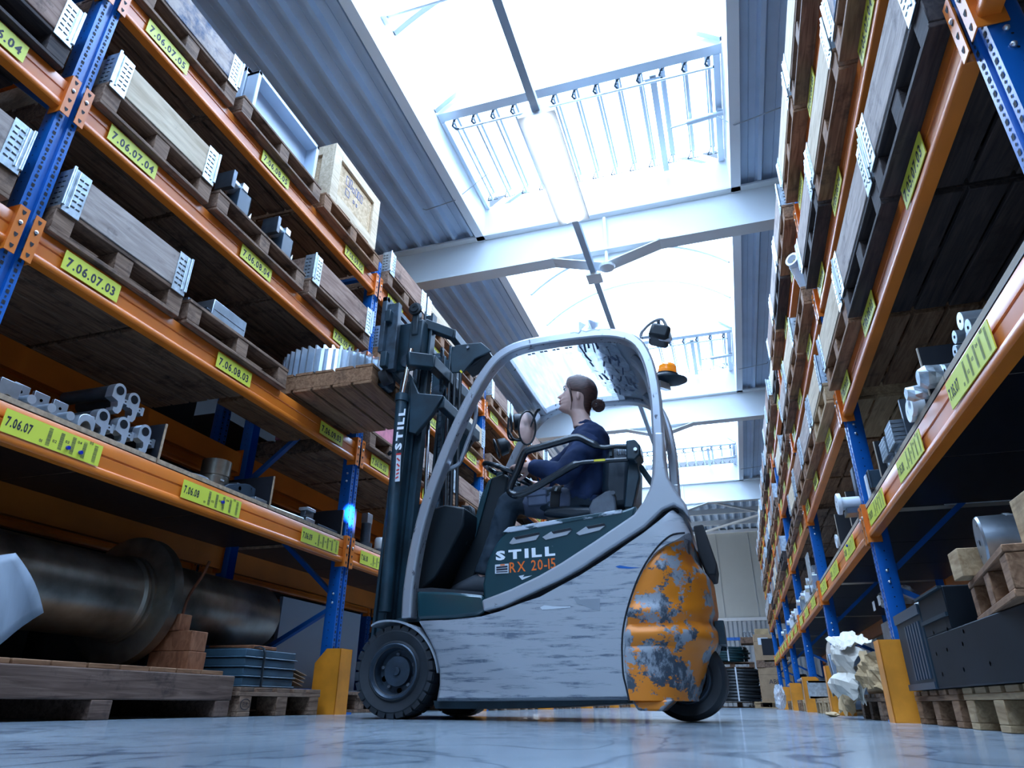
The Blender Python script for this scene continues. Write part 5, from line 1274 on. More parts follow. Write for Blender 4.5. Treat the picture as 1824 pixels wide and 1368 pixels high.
# trousers
tr = MB(); tr.loft([ell(q3(1040, 885, YP), .142, .182, .1), ell(q3(1040, 900, YP), .150, .188, .1), ell(q3(1042, 914, YP), .140, .18, .1)])
for s, (H_2, K_2, A_2) in legs.items(): limb(tr, [H_2, H_2.lerp(K_2, .5), K_2, K_2.lerp(A_2, .45), A_2], [.100, .090, .078, .068, .062], 18)
remesh(tr.build('trousers', 'trouser_dark', PT), .008, 5, .028, .08)
for s, (H_2, K_2, A_2) in legs.items():
    pn = MB(); limb(pn, [H_2.lerp(K_2, .12), H_2.lerp(K_2, .45), H_2.lerp(K_2, .80)], [.101, .095, .088], 18); remesh(pn.build('thigh_panel', 'trouser_grey', PT), .008, 4, .026, .07)
    st = MB(); d = (K_2-H_2).normalized(); st.lathe([(.098, -.028), (.104, -.026), (.103, .026), (.097, .028)], H_2.lerp(K_2, .34), d, 28); st.build('leg_strap', 'foam_dark', PT)
    if s == 'near':
        c = H_2.lerp(K_2, .58)+Vector((0, -.090, -.0)); MB().obox(c, (.115, .022, .085), (0, -.05, 0)).build('cargo_pocket', 'trouser_grey', PT, bevel=.010); MB().obox(c+Vector((0, -.006, .03)), (.122, .024, .035), (0, -.05, 0)).build('pocket_flap', 'trouser_grey', PT, bevel=.008)
        c = H_2.lerp(K_2, .34)+Vector((.012, -.082, .060)); MB().obox(c, (.012, .008, .03), (-.6, .2, 0)).build('strap_tag', 'sticker', PT)
    sh = MB(); t_ = A_2+Vector((-.10, 0, -.085)); sec = []
    for f, hh, wd in ((.10, .06, .032), (.06, .12, .044), (0, .13, .047), (-.06, .105, .048), (-.12, .080, .049), (-.17, .055, .040), (-.19, .03, .022)):
        c = Vector((A_2.x+f-.02, A_2.y, A_2.z-.105)); sec.append([c+Vector((0, wd*cos(a), hh*.5+hh*.5*sin(a))) for a in [2*pi*k/16 for k in range(16)]])
    sh.loft(sec); sh.build('work_shoe', 'shoe', PT, sub=1)
# ------------------------------------------------------------------ things on the lowest shelf of the 7.06 rack
ZS = LEV_L[0] + BH + .0265
def saddle(y, x, lab):
    t = thing('clamp_bracket', lab, 'machine part', (x, y, ZS), 'clamp brackets')
    MB().box(x-.10, x, y-.030, y+.050, ZS, ZS+.016).build('base_plate', 'steel', t, bevel=.002)
    MB().tube([(x-.10, y+.01, ZS+.037), (x+.012, y+.01, ZS+.037)], .020, 16).build('pivot_bar', 'steel_light', t)
    g = MB().mt(0).box(x-.07, x-.052, y-.035, y+.036, ZS+.016, ZS+.108); g.mt(1).lathe([(0, 0), (.009, 0)], (x-.0515, y, ZS+.075), (1, 0, 0), 16); g.build('ear_plate', ['steel', 'slot_dark'], t, bevel=.002)
for y, l in ((1.80, 'small steel clamp bracket with a drilled ear, nearest the camera on the 7.06 shelf'), (1.893, 'small steel clamp bracket with a drilled ear, middle of three on the 7.06 shelf'), (1.985, 'small steel clamp bracket with a drilled ear, furthest of three on the 7.06 shelf')): saddle(y, -2.67, l)
arch = [(-.045, 0)] + [(-.026*cos(pi*k/10), .026*sin(pi*k/10)) for k in range(11)] + [(.045, 0), (.045, .085), (-.045, .085)]
solo(MB().prism(arch, lambda q, t: (t, 1.728+q[0], ZS+q[1]), -2.79, -2.68), 'arched_block', 'steel', 'grey steel block with an arched cut-out at the start of the 7.06 shelf', 'machine part', bevel=.002)
hr2 = [(-.042, 0)] + [(-.030*cos(pi*k/12), .048*sin(pi*k/12)) for k in range(13)] + [(.042, 0), (.042, .05)] + [(.042*cos(pi*k/10), .05+.030*sin(pi*k/10)) for k in range(1, 10)] + [(-.042, .05)]
solo(MB().prism(hr2, lambda q, t: (t, 2.085+q[0], ZS+q[1]), -2.76, -2.665), 'bearing_shell', 'steel_light', 'bright half round bearing shell open towards the aisle on the 7.06 shelf', 'machine part', bevel=.002)
for y, l in ((2.1285, 'upright grey steel strip standing beside the stacked castings, nearer the camera'), (2.100, 'upright grey steel strip standing against the stacked castings')):
    solo(MB().box(-2.90 if y > 2.11 else -2.92, -2.70 if y > 2.11 else -2.79, y, y+.016, ZS, ZS+.095).box(-2.90, -2.80, y-.010, y+.016, ZS, ZS+.012), 'steel_angle', 'steel', l, 'machine part', 'steel angles', bevel=.002)
# stacked clamp castings: a ring on a notched foot, with a long barrel behind
def casting_mesh():
    pr = [(.050*cos(a), .160+.050*sin(a)) for a in [pi*(1.05-k*1.10/12) for k in range(13)]]
    pr += [(.050, .12), (.078, .12), (.078, .135), (.100, .135), (.100, .075), (.078, .075), (.078, .088), (.050, .088), (.046, .03), (.030, .004), (.006, 0), (-.018, .012), (-.018, .035), (.006, .040), (.012, .055), (.004, .085), (-.05, .10)]
    a, b = MB(), MB(); a.prism(pr, lambda q, t: (t, q[0], q[1]), -.045, 0)
    b.lathe([(.030, -.002), (.046, -.002), (.046, .30), (.030, .30)], (-.045, 0, .160), (-1, 0, 0), 24, close=True); b.lathe([(.0, 0), (.030, 0)], (.0008, 0, .160), (1, 0, 0), 24)
    a.mt(1).lathe([(0, 0), (.031, 0)], (.0012, 0, .160), (1, 0, 0), 24).lathe([(0, 0), (.006, 0)], (.0012, .062, .104), (1, 0, 0), 10)
    return a.mesh('clamp_face', ['steel_light', 'slot_dark']), b.mesh('barrel', ['steel_dark'])
cm3 = casting_mesh()
for y, z, x, l in ((2.183, 0, -2.70, 'steel clamp casting on the shelf at the near foot of the casting stack'), (2.292, .0, -2.69, 'steel clamp casting in the middle of the bottom row of the casting stack'), (2.240, .158, -2.71, 'steel clamp casting in the upper row of the stack, nearer the camera'),
                   (2.401, .0, -2.665, 'steel clamp casting at the end of the casting stack beside the divider'), (2.347, .158, -2.73, 'steel clamp casting in the upper row of the stack, its ring highest')):
    t = thing('clamp_casting', l, 'machine part', (x, y, ZS+z+.001), 'clamp castings')
    for me, nm in zip(cm3, ('clamp_face', 'barrel')):
        o = bpy.data.objects.new(nm, me); C.objects.link(o); o.parent = t; o.scale = (1, .72, .72)
def divider(y, lab, h=.185, x0=-2.632, dp=.55):
    t = thing('shelf_divider', lab, 'shelf divider', (x0, y, ZS), 'shelf dividers')
    MB().box(x0-dp, x0, y-.008, y+.004, ZS, ZS+h).build('divider_panel', 'film_ply', t); MB().box(x0, x0+.004, y-.008, y+.004, ZS, ZS+h).build('raw_edge', 'board_edge', t)
divider(2.486, 'upright plywood shelf divider beside the stacked castings'); divider(3.39, 'upright plywood shelf divider before label 7.06.09'); divider(4.228, 'upright plywood shelf divider next to the upright lit blue')
solo(MB().lathe([(.0, 0), (.115, 0), (.12, .01), (.12, .03), (.06, .034), (0, .034)], (-2.80, 2.86, ZS), (0, 0, 1), 36), 'flat_disc', 'steel_light', 'flat round bright disc lying on the shelf past the divider', 'machine part')
t = thing('steel_bush', 'upright dark steel bush standing behind label 7.06.08', 'machine part', (-2.90, 3.18, ZS))
MB().lathe([(.04, .0), (.085, 0), (.085, .13), (.080, .133), (.080, .138), (.085, .141), (.085, .235), (.04, .235)], (-2.90, 3.18, ZS), (0, 0, 1), 36, close=True).build('bush_body', 'shaft_steel', t)
MB().box(-2.817, -2.813, 3.14, 3.17, ZS+.10, ZS+.11).build('paper_tag', 'sticker', t)
t = thing('mounting_bracket', 'blue grey angle bracket with drilled face on the shelf behind label 7.06.08', 'machine part', (-2.74, 3.19, ZS))
MB().prism([(0, 0), (.26, 0), (.26, .085), (.20, .095), (.16, .09), (.03, .05), (0, .03)], lambda q, s: (s, 3.05+q[0], ZS+q[1]), -2.705, -2.69).build('face_plate', 'bracket_dark', t, bevel=.002)
MB().box(-2.80, -2.705, 3.16, 3.31, ZS, ZS+.085).build('rear_web', 'steel_dark', t, bevel=.003)
MB().lathe([(0, 0), (.012, 0)], (-2.689, 3.17, ZS+.05), (1, 0, 0), 14).lathe([(0, 0), (.005, 0)], (-2.689, 3.27, ZS+.075), (1, 0, 0), 10).build('bolt_hole', 'slot_dark', t)
solo(MB().box(-2.72, -2.64, 3.26, 3.37, ZS, ZS+.022), 'flat_bar', 'steel', 'short flat grey bar at the foot of the second divider', 'machine part', bevel=.002)
for k in range(3): solo(MB().cyl((-2.68-k*.03, 3.44, ZS+.012), (-2.66-k*.03, 3.78, ZS+.012), .011, 12), 'round_rod', 'steel_light', '%s bright round rod lying along the shelf past the second divider' % ('front', 'middle', 'rear')[k], 'rod', 'round rods')
t = thing('sensor_block', 'small grey block on a foot plate on the shelf before label 7.06.09', 'machine part', (-2.66, 3.86, ZS))
MB().box(-2.70, -2.64, 3.80, 3.90, ZS, ZS+.03).build('foot_plate', 'steel', t, bevel=.003); MB().box(-2.69, -2.65, 3.79, 3.89, ZS+.03, ZS+.075).build('block_body', 'steel_dark', t, bevel=.004); MB().box(-2.70, -2.63, 3.78, 3.88, ZS+.075, ZS+.095).build('cap_plate', 'steel_light', t, bevel=.003)
solo(MB().box(-2.69, -2.645, 3.95, 4.20, ZS, ZS+.02), 'flat_rail', 'bracket_dark', 'flat dark rail with holes along the shelf edge before the blue lit upright', 'machine part', bevel=.002)
# past the second upright
solo(MB().box(-2.95, -2.66, 4.43, 4.46, ZS, ZS+.25), 'backing_plate', 'steel_dark', 'blue grey plate standing on the shelf just past the second upright', 'machine part')
t = thing('gear_motor', 'dark gear motor with a white cap on the shelf past the second upright', 'motor', (-2.75, 4.78, ZS))
MB().cyl((-2.75, 4.78, ZS), (-2.75, 4.78, ZS+.06), .06, 20).cyl((-2.75, 4.78, ZS+.06), (-2.75, 4.78, ZS+.22), .04, 20).build('motor_body', 'steel_dark', t); MB().box(-2.78, -2.72, 4.74, 4.82, ZS+.22, ZS+.30).build('terminal_box', 'steel', t, bevel=.004)
t = thing('filter_cup', 'white capped cylinder standing on the shelf beside the gear motor', 'filter', (-2.70, 4.95, ZS))
MB().cyl((-2.70, 4.95, ZS), (-2.70, 4.95, ZS+.04), .055, 20).build('cup_foot', 'steel_dark', t); MB().lathe([(.045, .04), (.05, .05), (.05, .12), (.042, .135), (0, .135)], (-2.70, 4.95, ZS), (0, 0, 1), 24).build('cup_body', 'white_plastic', t)
# ------------------------------------------------------------------ things on the lowest shelf of the 7.05 rack
ZR = LEV_R[0] + BH + .0265
R1 = ((2.20, .028, .035), (2.275, .030, .10), (2.285, .028, .034), (2.36, .023, .030), (2.36, .023, .085), (2.43, .026, .032), (2.50, .020, .028))
for k, (y, r, z) in enumerate(R1):
    t = thing('steel_roller', ['steel roller end on the 7.05 shelf nearest the camera, lying on the board', 'uppermost steel roller of the roller pile on the 7.05 shelf', 'steel roller under the uppermost one on the 7.05 shelf', 'thin steel roller low in the middle of the 7.05 roller pile', 'thin steel roller stacked on the thin one in the 7.05 roller pile', 'steel roller second from the far end of the 7.05 roller pile', 'thinnest steel roller at the far end of the 7.05 roller pile'][k], 'roller', (XR+.05, y, ZR), 'steel rollers')
    x = XR+.03+.012*(k % 3); zz = ZR + max(z, r) + .001
    MB().cyl((x, y, zz), (x+.42, y, zz), r, 22).build('roller_body', 'steel' if k != 1 else 'steel_light', t); MB().lathe([(0, 0), (.006, 0)], (x-.0008, y, zz), (-1, 0, 0), 10).build('centre_hole', 'slot_dark', t)
rr = random.Random(8)
for k, (y, z, r, l) in enumerate(((2.60, .045, .042, 'foil wrapped part lying on the 7.05 shelf before the divider'), (2.72, .035, .032, 'small foil wrapped part poking out beside the 7.05 divider'))):
    mb = MB(); x = XR-.03+k*-.02; n = 12; rings = []
    for i in range(n):
        rings.append([(x+i*.025, y+(r+rr.uniform(-.008, .008))*cos(2*pi*j/12)*(.7 if i in (0, n-1) else 1), ZR+r+.011+(r+rr.uniform(-.008, .008))*sin(2*pi*j/12)*(.7 if i in (0, n-1) else 1)) for j in range(12)])
    mb.loft(rings); solo(mb, 'foil_parcel', 'galv', l, 'wrapped part', 'foil wrapped parts', smooth=False)
def divider_r(y, lab, h=.185, col='film_ply'):
    x0 = XR+.012; t = thing('shelf_divider', lab, 'shelf divider', (x0, y, ZR), 'shelf dividers')
    MB().box(x0, x0+.55, y-.006, y+.006, ZR, ZR+h).build('divider_panel', col, t); MB().box(x0-.004, x0, y-.006, y+.006, ZR, ZR+h).build('raw_edge', 'ply_edge', t)
divider_r(2.655, 'upright black shelf divider between rollers and foil parcels on the 7.05 shelf', .20)
for k, y in enumerate((2.86, 2.93)): solo(MB().lathe([(.020, 0), (.045, 0), (.045, .018), (.030, .022), (.030, .05), (.020, .05)], (XR-.01+.01*k, y, ZR+.047), (1, 0, 0), 24, close=True), 'white_flange', 'white_plastic', ('white flange standing on the 7.05 shelf, nearer the camera', 'white flange standing on the 7.05 shelf, further from the camera')[k], 'flange', 'white flanges')
# finned profiles
for k, (y, z, h) in enumerate(((3.30, 0, .13), (3.47, 0, .11))):
    x = XR-.005; t = thing('finned_profile', ('taller finned aluminium profile on the 7.05 shelf', 'lower finned aluminium profile behind the taller one on the 7.05 shelf')[k], 'machine part', (x, y, ZR), 'finned profiles')
    g = MB().box(x+.02, x+.3, y-.06, y+.06, ZR, ZR+.02); 
    for j in range(9): g.box(x, x+.3, y-.065+j*.0155, y-.061+j*.0155, ZR+.02, ZR+h)
    for j in range(5): g.box(x, x+.3, y-.065, y+.065, ZR+.03+j*.02, ZR+.033+j*.02)
    g.build('fin_block', 'steel', t)
for k, y in enumerate((3.14, 3.60)): solo(MB().box(XR+.03, XR+.3, y, y+.02, ZR, ZR+(.19, .17)[k]), 'steel_plate', 'steel_dark', ('blue grey plate standing on the 7.05 shelf, near side of the finned profiles', 'blue grey plate standing on the 7.05 shelf, far side of the finned profiles')[k], 'machine part', 'steel plates')
divider_r(3.70, 'upright black shelf divider beyond the finned profiles on the 7.05 shelf', .19)
mat('dark_green', (.01, .06, .05), .5)
solo(MB().box(XR+.06, XR+.3, 3.80, 3.86, ZR, ZR+.13), 'green_board', 'dark_green', 'dark green board standing on the 7.05 shelf', 'machine part')
for k in range(4): solo(MB().box(XR-.01+.012*k, XR+.25, 3.90+k*.05, 3.93+k*.05, ZR, ZR+.10-.02*k).box(XR-.01+.012*k, XR+.0+.012*k, 3.89+k*.05, 3.938+k*.05, ZR, ZR+.10-.02*k), 'black_profile', 'bracket_dark', '%s of four black metal profiles standing on the 7.05 shelf' % ('first', 'second', 'third', 'fourth')[k], 'machine part', 'black profiles', bevel=.003)
t = thing('control_box', 'blue grey control box beside the second upright of the 7.05 rack', 'control box', (XR+.03, 4.17, ZR))
mat('box_teal', (.04, .085, .12), .45, var=.3, scale=6); MB().box(XR+.03, XR+.25, 4.12, 4.23, ZR, ZR+.15).build('box_body', 'box_teal', t, bevel=.004); MB().box(XR+.02, XR+.03, 4.12, 4.17, ZR, ZR+.14).build('box_front', 'white_plastic', t)
t = thing('white_hub', 'white round hub with a thick flange poking out past the 7.05 upright', 'hub', (XR-.06, 4.52, ZR))
MB().lathe([(0, 0), (.062, 0), (.066, .006), (.066, .022), (.04, .026), (.04, .13), (0, .13)], (XR-.10, 4.50, ZR+.075), (1, 0, 0), 32).build('hub_body', 'white_plastic', t); MB().lathe([(0, 0), (.007, 0)], (XR-.1012, 4.50, ZR+.09), (-1, 0, 0), 10).lathe([(0, 0), (.007, 0)], (XR-.1012, 4.50, ZR+.06), (-1, 0, 0), 10).build('bolt_hole', 'slot_dark', t)
MB().box(XR-.06, XR+.03, 4.44, 4.56, ZR+.001, ZR+.034).build('hub_stand', 'steel_dark', t)
solo(MB().box(XR+.05, XR+.09, 4.62, 4.70, ZR, ZR+.34).box(XR+.04, XR+.1, 4.60, 4.72, ZR, ZR+.02), 'steel_post', 'steel_dark', 'tall dark steel post standing on the 7.05 shelf past the second upright', 'machine part', bevel=.003)
for k, y in enumerate((4.80, 5.42)): divider_r(y, ('upright black panel just past the white hub on the 7.05 shelf', 'upright black panel near the white coil on the 7.05 shelf')[k], .23)
solo(MB().lathe([(.02, 0), (.05, 0), (.05, .012), (.035, .016), (.035, .05), (.05, .054), (.05, .066), (.02, .066)], (XR+.0, 5.52, ZR+.052), (1, 0, 0), 24, close=True), 'cable_spool', 'white_plastic', 'small white ribbed spool on the 7.05 shelf', 'spool')
solo(MB().box(XR-.055, XR-.045, 7.03, 7.30, 1.14, 1.40), 'sheet_sign', 'galv', 'blank grey metal sheet hung on the third upright of the 7.05 rack', 'sheet')
for k, (y, h, m) in enumerate(((7.6, .2, 'steel_light'), (7.75, .26, 'white_plastic'), (7.95, .15, 'steel_dark'), (8.6, .18, 'white_plastic'), (9.3, .22, 'steel'), (10.4, .2, 'white_plastic'), (10.7, .16, 'steel_dark'), (11.6, .2, 'white_plastic'), (13.4, .2, 'steel'))):
    t = thing('drive_unit', '%s machine unit on the 7.05 shelf in the far bays, unit %s along' % ({'steel_light': 'bright', 'white_plastic': 'white', 'steel_dark': 'dark', 'steel': 'grey'}[m], ('one', 'two', 'three', 'four', 'five', 'six', 'seven', 'eight', 'nine')[k]), 'machine part', (XR+.02, y, ZR), 'machine units on the far shelf')
    MB().box(XR+.0, XR+.2, y-.06, y+.06, ZR, ZR+h*.7).build('unit_body', m, t, bevel=.006); MB().cyl((XR-.04, y, ZR+h*.4), (XR, y, ZR+h*.4), .035, 16).build('unit_hub', 'steel_light', t); MB().box(XR+.04, XR+.16, y-.04, y+.04, ZR+h*.7, ZR+h).build('unit_cap', 'steel', t)
# ------------------------------------------------------------------ floor of the 7.06 rack
SXc, SZ = -3.16, .572
t = thing('machine_shaft', 'huge dark steel shaft with a wide collar lying on timbers under the 7.06 rack', 'machine shaft', (SXc, 2.6, .2))
MB().lathe([(0, 0), (.200, 0), (.205, .01), (.205, 1.29), (.222, 1.30), (.222, 1.315), (.212, 1.32), (.212, 1.33), (.228, 1.335), (.228, 1.36)], (SXc, 1.62, SZ), (0, 1, 0), 56).build('journal', 'shaft_steel', t)
MB().lathe([(.20, 0), (.30, 0), (.335, .012), (.335, .075), (.20, .085)], (SXc, 2.97, SZ), (0, 1, 0), 64, close=True).build('collar_flange', 'shaft_steel', t)
MB().lathe([(0, 0), (.20, 0), (.205, .01), (.205, 1.08), (.195, 1.10), (0, 1.10)], (SXc, 3.02, SZ+.022), (0, 1, 0), 56).build('shaft_end', 'shaft_steel', t)
t = thing('shaft_collar', 'loose round steel collar resting on the near end of the big shaft', 'machine part', (-3.16, 1.98, SZ+.2055))
MB().lathe([(.11, 0), (.172, 0), (.172, .07), (.11, .07)], (-3.16, 1.93, SZ+.2065+.173), (0, 1, 0), 48, close=True).build('collar_ring', 'shaft_steel', t)
# timber skid
t = thing('timber_skid', 'heavy weathered timber skid carrying the big shaft', 'skid', (-3.1, 2.4, 0))
MB().box(-2.72, -2.60, 1.70, 3.30, .078, .198).build('front_beam', 'timber', t, bevel=.006); MB().box(-3.70, -3.58, 1.70, 3.30, .078, .198).build('rear_beam', 'timber', t, bevel=.006)
for y in (1.72, 2.42, 3.18): MB().box(-3.72, -2.60, y, y+.11, .001, .077).build('cross_foot', 'timber', t, bevel=.004)
for k in range(9): MB().box(-3.68, -2.64, 1.71+k*.172, 1.71+k*.172+.162, .1985, .2195).build('top_board', 'wood_brown', t, bevel=.003)
for k, (x, y, z, sx, sy, sz, l) in enumerate(((-2.86, 3.135, .2205, .26, .13, .09, 'reddish timber block at the bottom of the dunnage pile beside the shaft'), (-2.86, 3.13, .3115, .25, .12, .10, 'reddish timber block on the dunnage pile beside the shaft'), (-2.88, 3.105, .4125, .11, .085, .085, 'small timber wedge block on top of the dunnage pile'))):
    solo(MB().box(x-sx/2, x+sx/2, y-sy/2, y+sy/2, z, z+sz), 'timber_block', 'timber_red', l, 'timber block', 'dunnage blocks', bevel=.004)
solo(MB().tube(smooth_path([(-2.86, 3.11, .4985), (-2.86, 3.13, .60), (-2.84, 3.18, .72), (-2.84, 3.21, .80)], 5), .008, 8), 'bent_rod', 'rust', 'thin rusty bent rod rising from the timber blocks', 'rod')
# curled white sheet leaning at the camera end
sh_ = MB(); rows_ = []
for j in range(9):
    f = j/8; top_e = PX(-60, 1002, -2.50).lerp(PX(28, 985, -2.50), f) if False else None
    A_, B_, C_, D_ = PX(-70, 1000, -2.50), PX(28, 985, -2.53), PX(78, 1091, -2.50), PX(-60, 1180, -2.46)
    row = []
    for i in range(9):
        g_ = i/8; p = A_.lerp(B_, f).lerp(D_.lerp(C_, f), g_); row.append(p + Vector((.018*sin(pi*g_)+.015*sin(2*pi*f), 0, .006*sin(pi*g_)*f-.012*sin(pi*f)*g_)))
    rows_.append(row)
sh_.loft(rows_, close=False, cap=False)
o = solo(sh_, 'packing_sheet', 'packing_white', 'curled white packing sheet hanging from the shaft end, edge of the picture', 'packing sheet'); k = o.modifiers.new('thick', 'SOLIDIFY'); k.thickness = .004
# euro pallet with strapped steel boxes
def euro(loc, rz, lab, m='wood_old', eur=False, group=None):
    t = thing('euro_pallet', lab, 'pallet', loc, group, rz)
    off = (0, 0, 0)
    for y in (-.335, 0, .335): MB().box(-.6, .6, y-.05, y+.05, 0, .022).build('bottom_runner', m, t, off=off, bevel=.002, seg=1)
    for y in (-.335, 0, .335):
        for x in (-.53, 0, .53): MB().box(x-.07, x+.07, y-.05, y+.05, .0225, .1).build('block', m, t, off=off, bevel=.003, seg=1)
    for x in (-.53, 0, .53): MB().box(x-.07, x+.07, -.4, .4, .1005, .122).build('stringer_board', m, t, off=off, bevel=.002, seg=1)
    for k, y in enumerate((-.335, -.17, 0, .17, .335)): MB().box(-.6, .6, y-.062, y+.062, .1225, .144).build('deck_board', m, t, off=off, bevel=.002, seg=1)
    if eur:
        e = MB(); x, z = .6012, .060
        e.tube([(x, -.335+.040*cos(a), z+.026*sin(a)) for a in [2*pi*k/24 for k in range(24)]], .0016, 5, close=True)
        put_text(e, 'EUR', .030, (x+.0006, -.335, z-.011), (0, 1, 0), (0, 0, 1), bold=.0, sx=.8, centre=True); e.build('brand_mark', 'slot_dark', t, off=off)
    return t
euro((-3.19, 3.74, .001), 0, 'weathered pallet branded EUR under the strapped grey boxes', 'wood_old', True)
t = thing('steel_box_stack', 'strapped stack of ribbed blue grey metal trays on the EUR pallet', 'tray stack', (-2.95, 3.63, .1465))
for k in range(4):
    z = .1485+k*.050; MB().box(-3.35, -2.63, 3.40, 3.90, z, z+.008).box(-3.34, -2.64, 3.41, 3.89, z+.008, z+.047).build('metal_tray', 'box_teal', t, bevel=.012, seg=2)
MB().tube(smooth_path([(-2.622, 3.56, .15), (-2.62, 3.55, .25), (-2.625, 3.54, .352), (-2.75, 3.53, .358), (-3.2, 3.5, .358)], 3), .012, 6, flat=.25).build('strap', 'black_plastic', t)
MB().box(-3.0, -2.68, 3.52, 3.74, .3505, .372).build('pressure_board', 'timber_red', t, bevel=.004)
for k in range(4): MB().bar((-2.70, 3.905+.002*k, .19+k*.022), (-2.70, 4.02+.01*k, .165+k*.020), .10, .004).build('loose_liner', 'cardboard', t)
# bay past the second upright: white board, pallets along the wall side
solo(MB().box(-3.30, -3.27, 4.55, 5.75, .15, .80).box(-3.30, -3.05, 4.55, 5.75, .146, .16), 'white_cabinet_panel', 'white_sheet', 'large white panel standing on a pallet behind the front wheel', 'panel')
euro((-3.25, 5.15, .001), pi/2, 'old pallet carrying the white panel behind the front wheel', 'wood_old')
for k in range(5):
    for j in range(2):
        y = U0+(k+2)*BAY+.62+j*1.2
        t = euro((-3.22, y, .001), 0, 'old pallet on the floor in the far bays of the 7.06 rack, %s along' % ('first', 'second', 'third', 'fourth', 'fifth', 'sixth', 'seventh', 'eighth', 'ninth', 'tenth')[k*2+j], ('wood_old', 'wood_brown')[j], group='floor pallets under the 7.06 rack')
        solo(MB().box(-3.72, -2.72, y-.33, y+.33, .1475, .35+.1*((k+j) % 3)), 'storage_bin', ('box_teal', 'wood_brown', 'steel_dark')[(k+j) % 3], 'dark bin on the %s floor pallet of the far bays' % ('first', 'second', 'third', 'fourth', 'fifth', 'sixth', 'seventh', 'eighth', 'ninth', 'tenth')[k*2+j], 'bin', 'bins on the floor pallets', bevel=.01)
# dark boxes added in the back to back rack so that the gaps read dark
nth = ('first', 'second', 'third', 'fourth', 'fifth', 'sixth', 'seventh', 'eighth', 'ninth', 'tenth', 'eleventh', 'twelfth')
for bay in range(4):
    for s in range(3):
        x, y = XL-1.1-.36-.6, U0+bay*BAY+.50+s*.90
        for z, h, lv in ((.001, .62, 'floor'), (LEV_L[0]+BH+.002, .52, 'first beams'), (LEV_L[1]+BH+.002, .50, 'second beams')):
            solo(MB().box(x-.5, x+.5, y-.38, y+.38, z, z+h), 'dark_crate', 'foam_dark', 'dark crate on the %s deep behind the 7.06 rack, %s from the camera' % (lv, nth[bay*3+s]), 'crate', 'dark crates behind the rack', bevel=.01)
# ------------------------------------------------------------------ floor of the 7.05 rack
euro((1.42, 2.90, .001), 0, 'pale pallet under the folded steel covers, nearer the camera', 'wood_fresh').rotation_euler = (0, 0, pi)
euro((1.44, 2.06, .001), 0, 'pale pallet on the floor at the near edge of the 7.05 rack', 'wood_fresh').rotation_euler = (0, 0, pi)
euro((1.42, 3.78, .001), 0, 'brown pallet on the floor beside the tall guard of the 7.05 rack', 'wood_brown').rotation_euler = (0, 0, pi)
t = thing('steel_cover', 'ribbed blue grey folded steel cover on the pallets beside the near 7.05 upright', 'steel cover', (1.0, 3.85, .147))
xa = .80
mat('sheet_blue', (.013, .028, .040), .5, .0, var=.3, scale=3, spec=.22); MB().box(xa, xa+.9, 3.58, 4.12, .1475, .50).build('cover_body', 'sheet_blue', t, bevel=.006)
g = MB()
for k in range(6): g.box(xa-.006, xa, 3.63+k*.055, 3.655+k*.055, .19, .43)
g.box(xa-.008, xa, 3.58, 4.12, .455, .50).box(xa-.008, xa, 3.58, 4.12, .1475, .175); g.build('pressed_rib', 'bracket_dark', t)
t = thing('steel_cover', 'large dark folded steel cover with punched holes, nearest on the 7.05 pallets', 'steel cover', (1.1, 2.8, .147))
mat('sheet_black', (.005, .008, .012), .55, .0, var=.3, scale=3, spec=.18); mat('sheet_blue', (.013, .028, .040), .5, .0, var=.3, scale=3, spec=.22)
MB().box(.80, 1.7, 1.75, 3.56, .1475, .352).box(.80, 1.7, 3.14, 3.56, .352, .515).build('cover_body', 'sheet_black', t, bevel=.005)
MB().box(.79, .80, 3.14, 3.56, .40, .415).box(.785, .80, 3.14, 3.56, .505, .515).build('folded_lip', 'sheet_blue', t)
h = MB()
for (y, z) in ((3.42, .36), (3.20, .355), (3.0, .33), (3.46, .28), (3.28, .285), (3.05, .29), (3.44, .20), (3.12, .205), (2.8, .21)): h.lathe([(0, 0), (.008, 0)], (.7992, y, z), (-1, 0, 0), 10)
h.build('punched_hole', 'steel_light', t)
solo(MB().ball((.90, 3.74, .516), .05, 12, 8, (1.6, 1.2, .28)), 'folded_bag', 'white_film', 'crumpled clear bag on top of the ribbed steel cover', 'bag')
t = pallet(.76, 'wood_brown'); t.location = (.80, 2.62, .3535); t.rotation_euler = (0, 0, pi-.14); tag(t, 'reddish pallet laid on the steel covers under the steel cylinder', 'pallet')
CYZ = .3535+.1465+.090
t = thing('steel_cylinder', 'short thick steel cylinder with drilled end on the upper pallet', 'cylinder', (1.0, 2.66, CYZ-.09))
MB().lathe([(0, 0), (.083, 0), (.089, .007), (.089, .34), (0, .34)], (.84, 2.70, CYZ), (1, -.16, 0), 48).build('cylinder_body', 'steel', t)
hb_ = MB()
for dy, dz, r in ((0, 0, .010), (-.04, .05, .005), (.04, -.04, .005), (.035, .01, .004)): hb_.lathe([(0, 0), (r, 0)], (.8388+.16*dy, 2.70+dy, CYZ+dz), (-1, .16, 0), 12)
hb_.build('drilled_hole', 'slot_dark', t)
MB().tube([Vector((.93, 2.686, CYZ)) + Vector((0, .0905*cos(a), .0905*sin(a))) for a in [pi*.2+pi*.5*k/10 for k in range(11)]], .012, 6, flat=.2).build('tape_strip', 'white_film', t)
solo(MB().box(.80, .90, 2.83, 2.95, .501, .60), 'timber_block', 'wood_fresh', 'square timber block beside the steel cylinder on the upper pallet', 'timber block', bevel=.003)
solo(MB().box(.82, .92, 2.16, 2.30, .501, .63), 'timber_block', 'wood_fresh', 'timber block wedged at the camera end of the steel cylinder', 'timber block', bevel=.003)
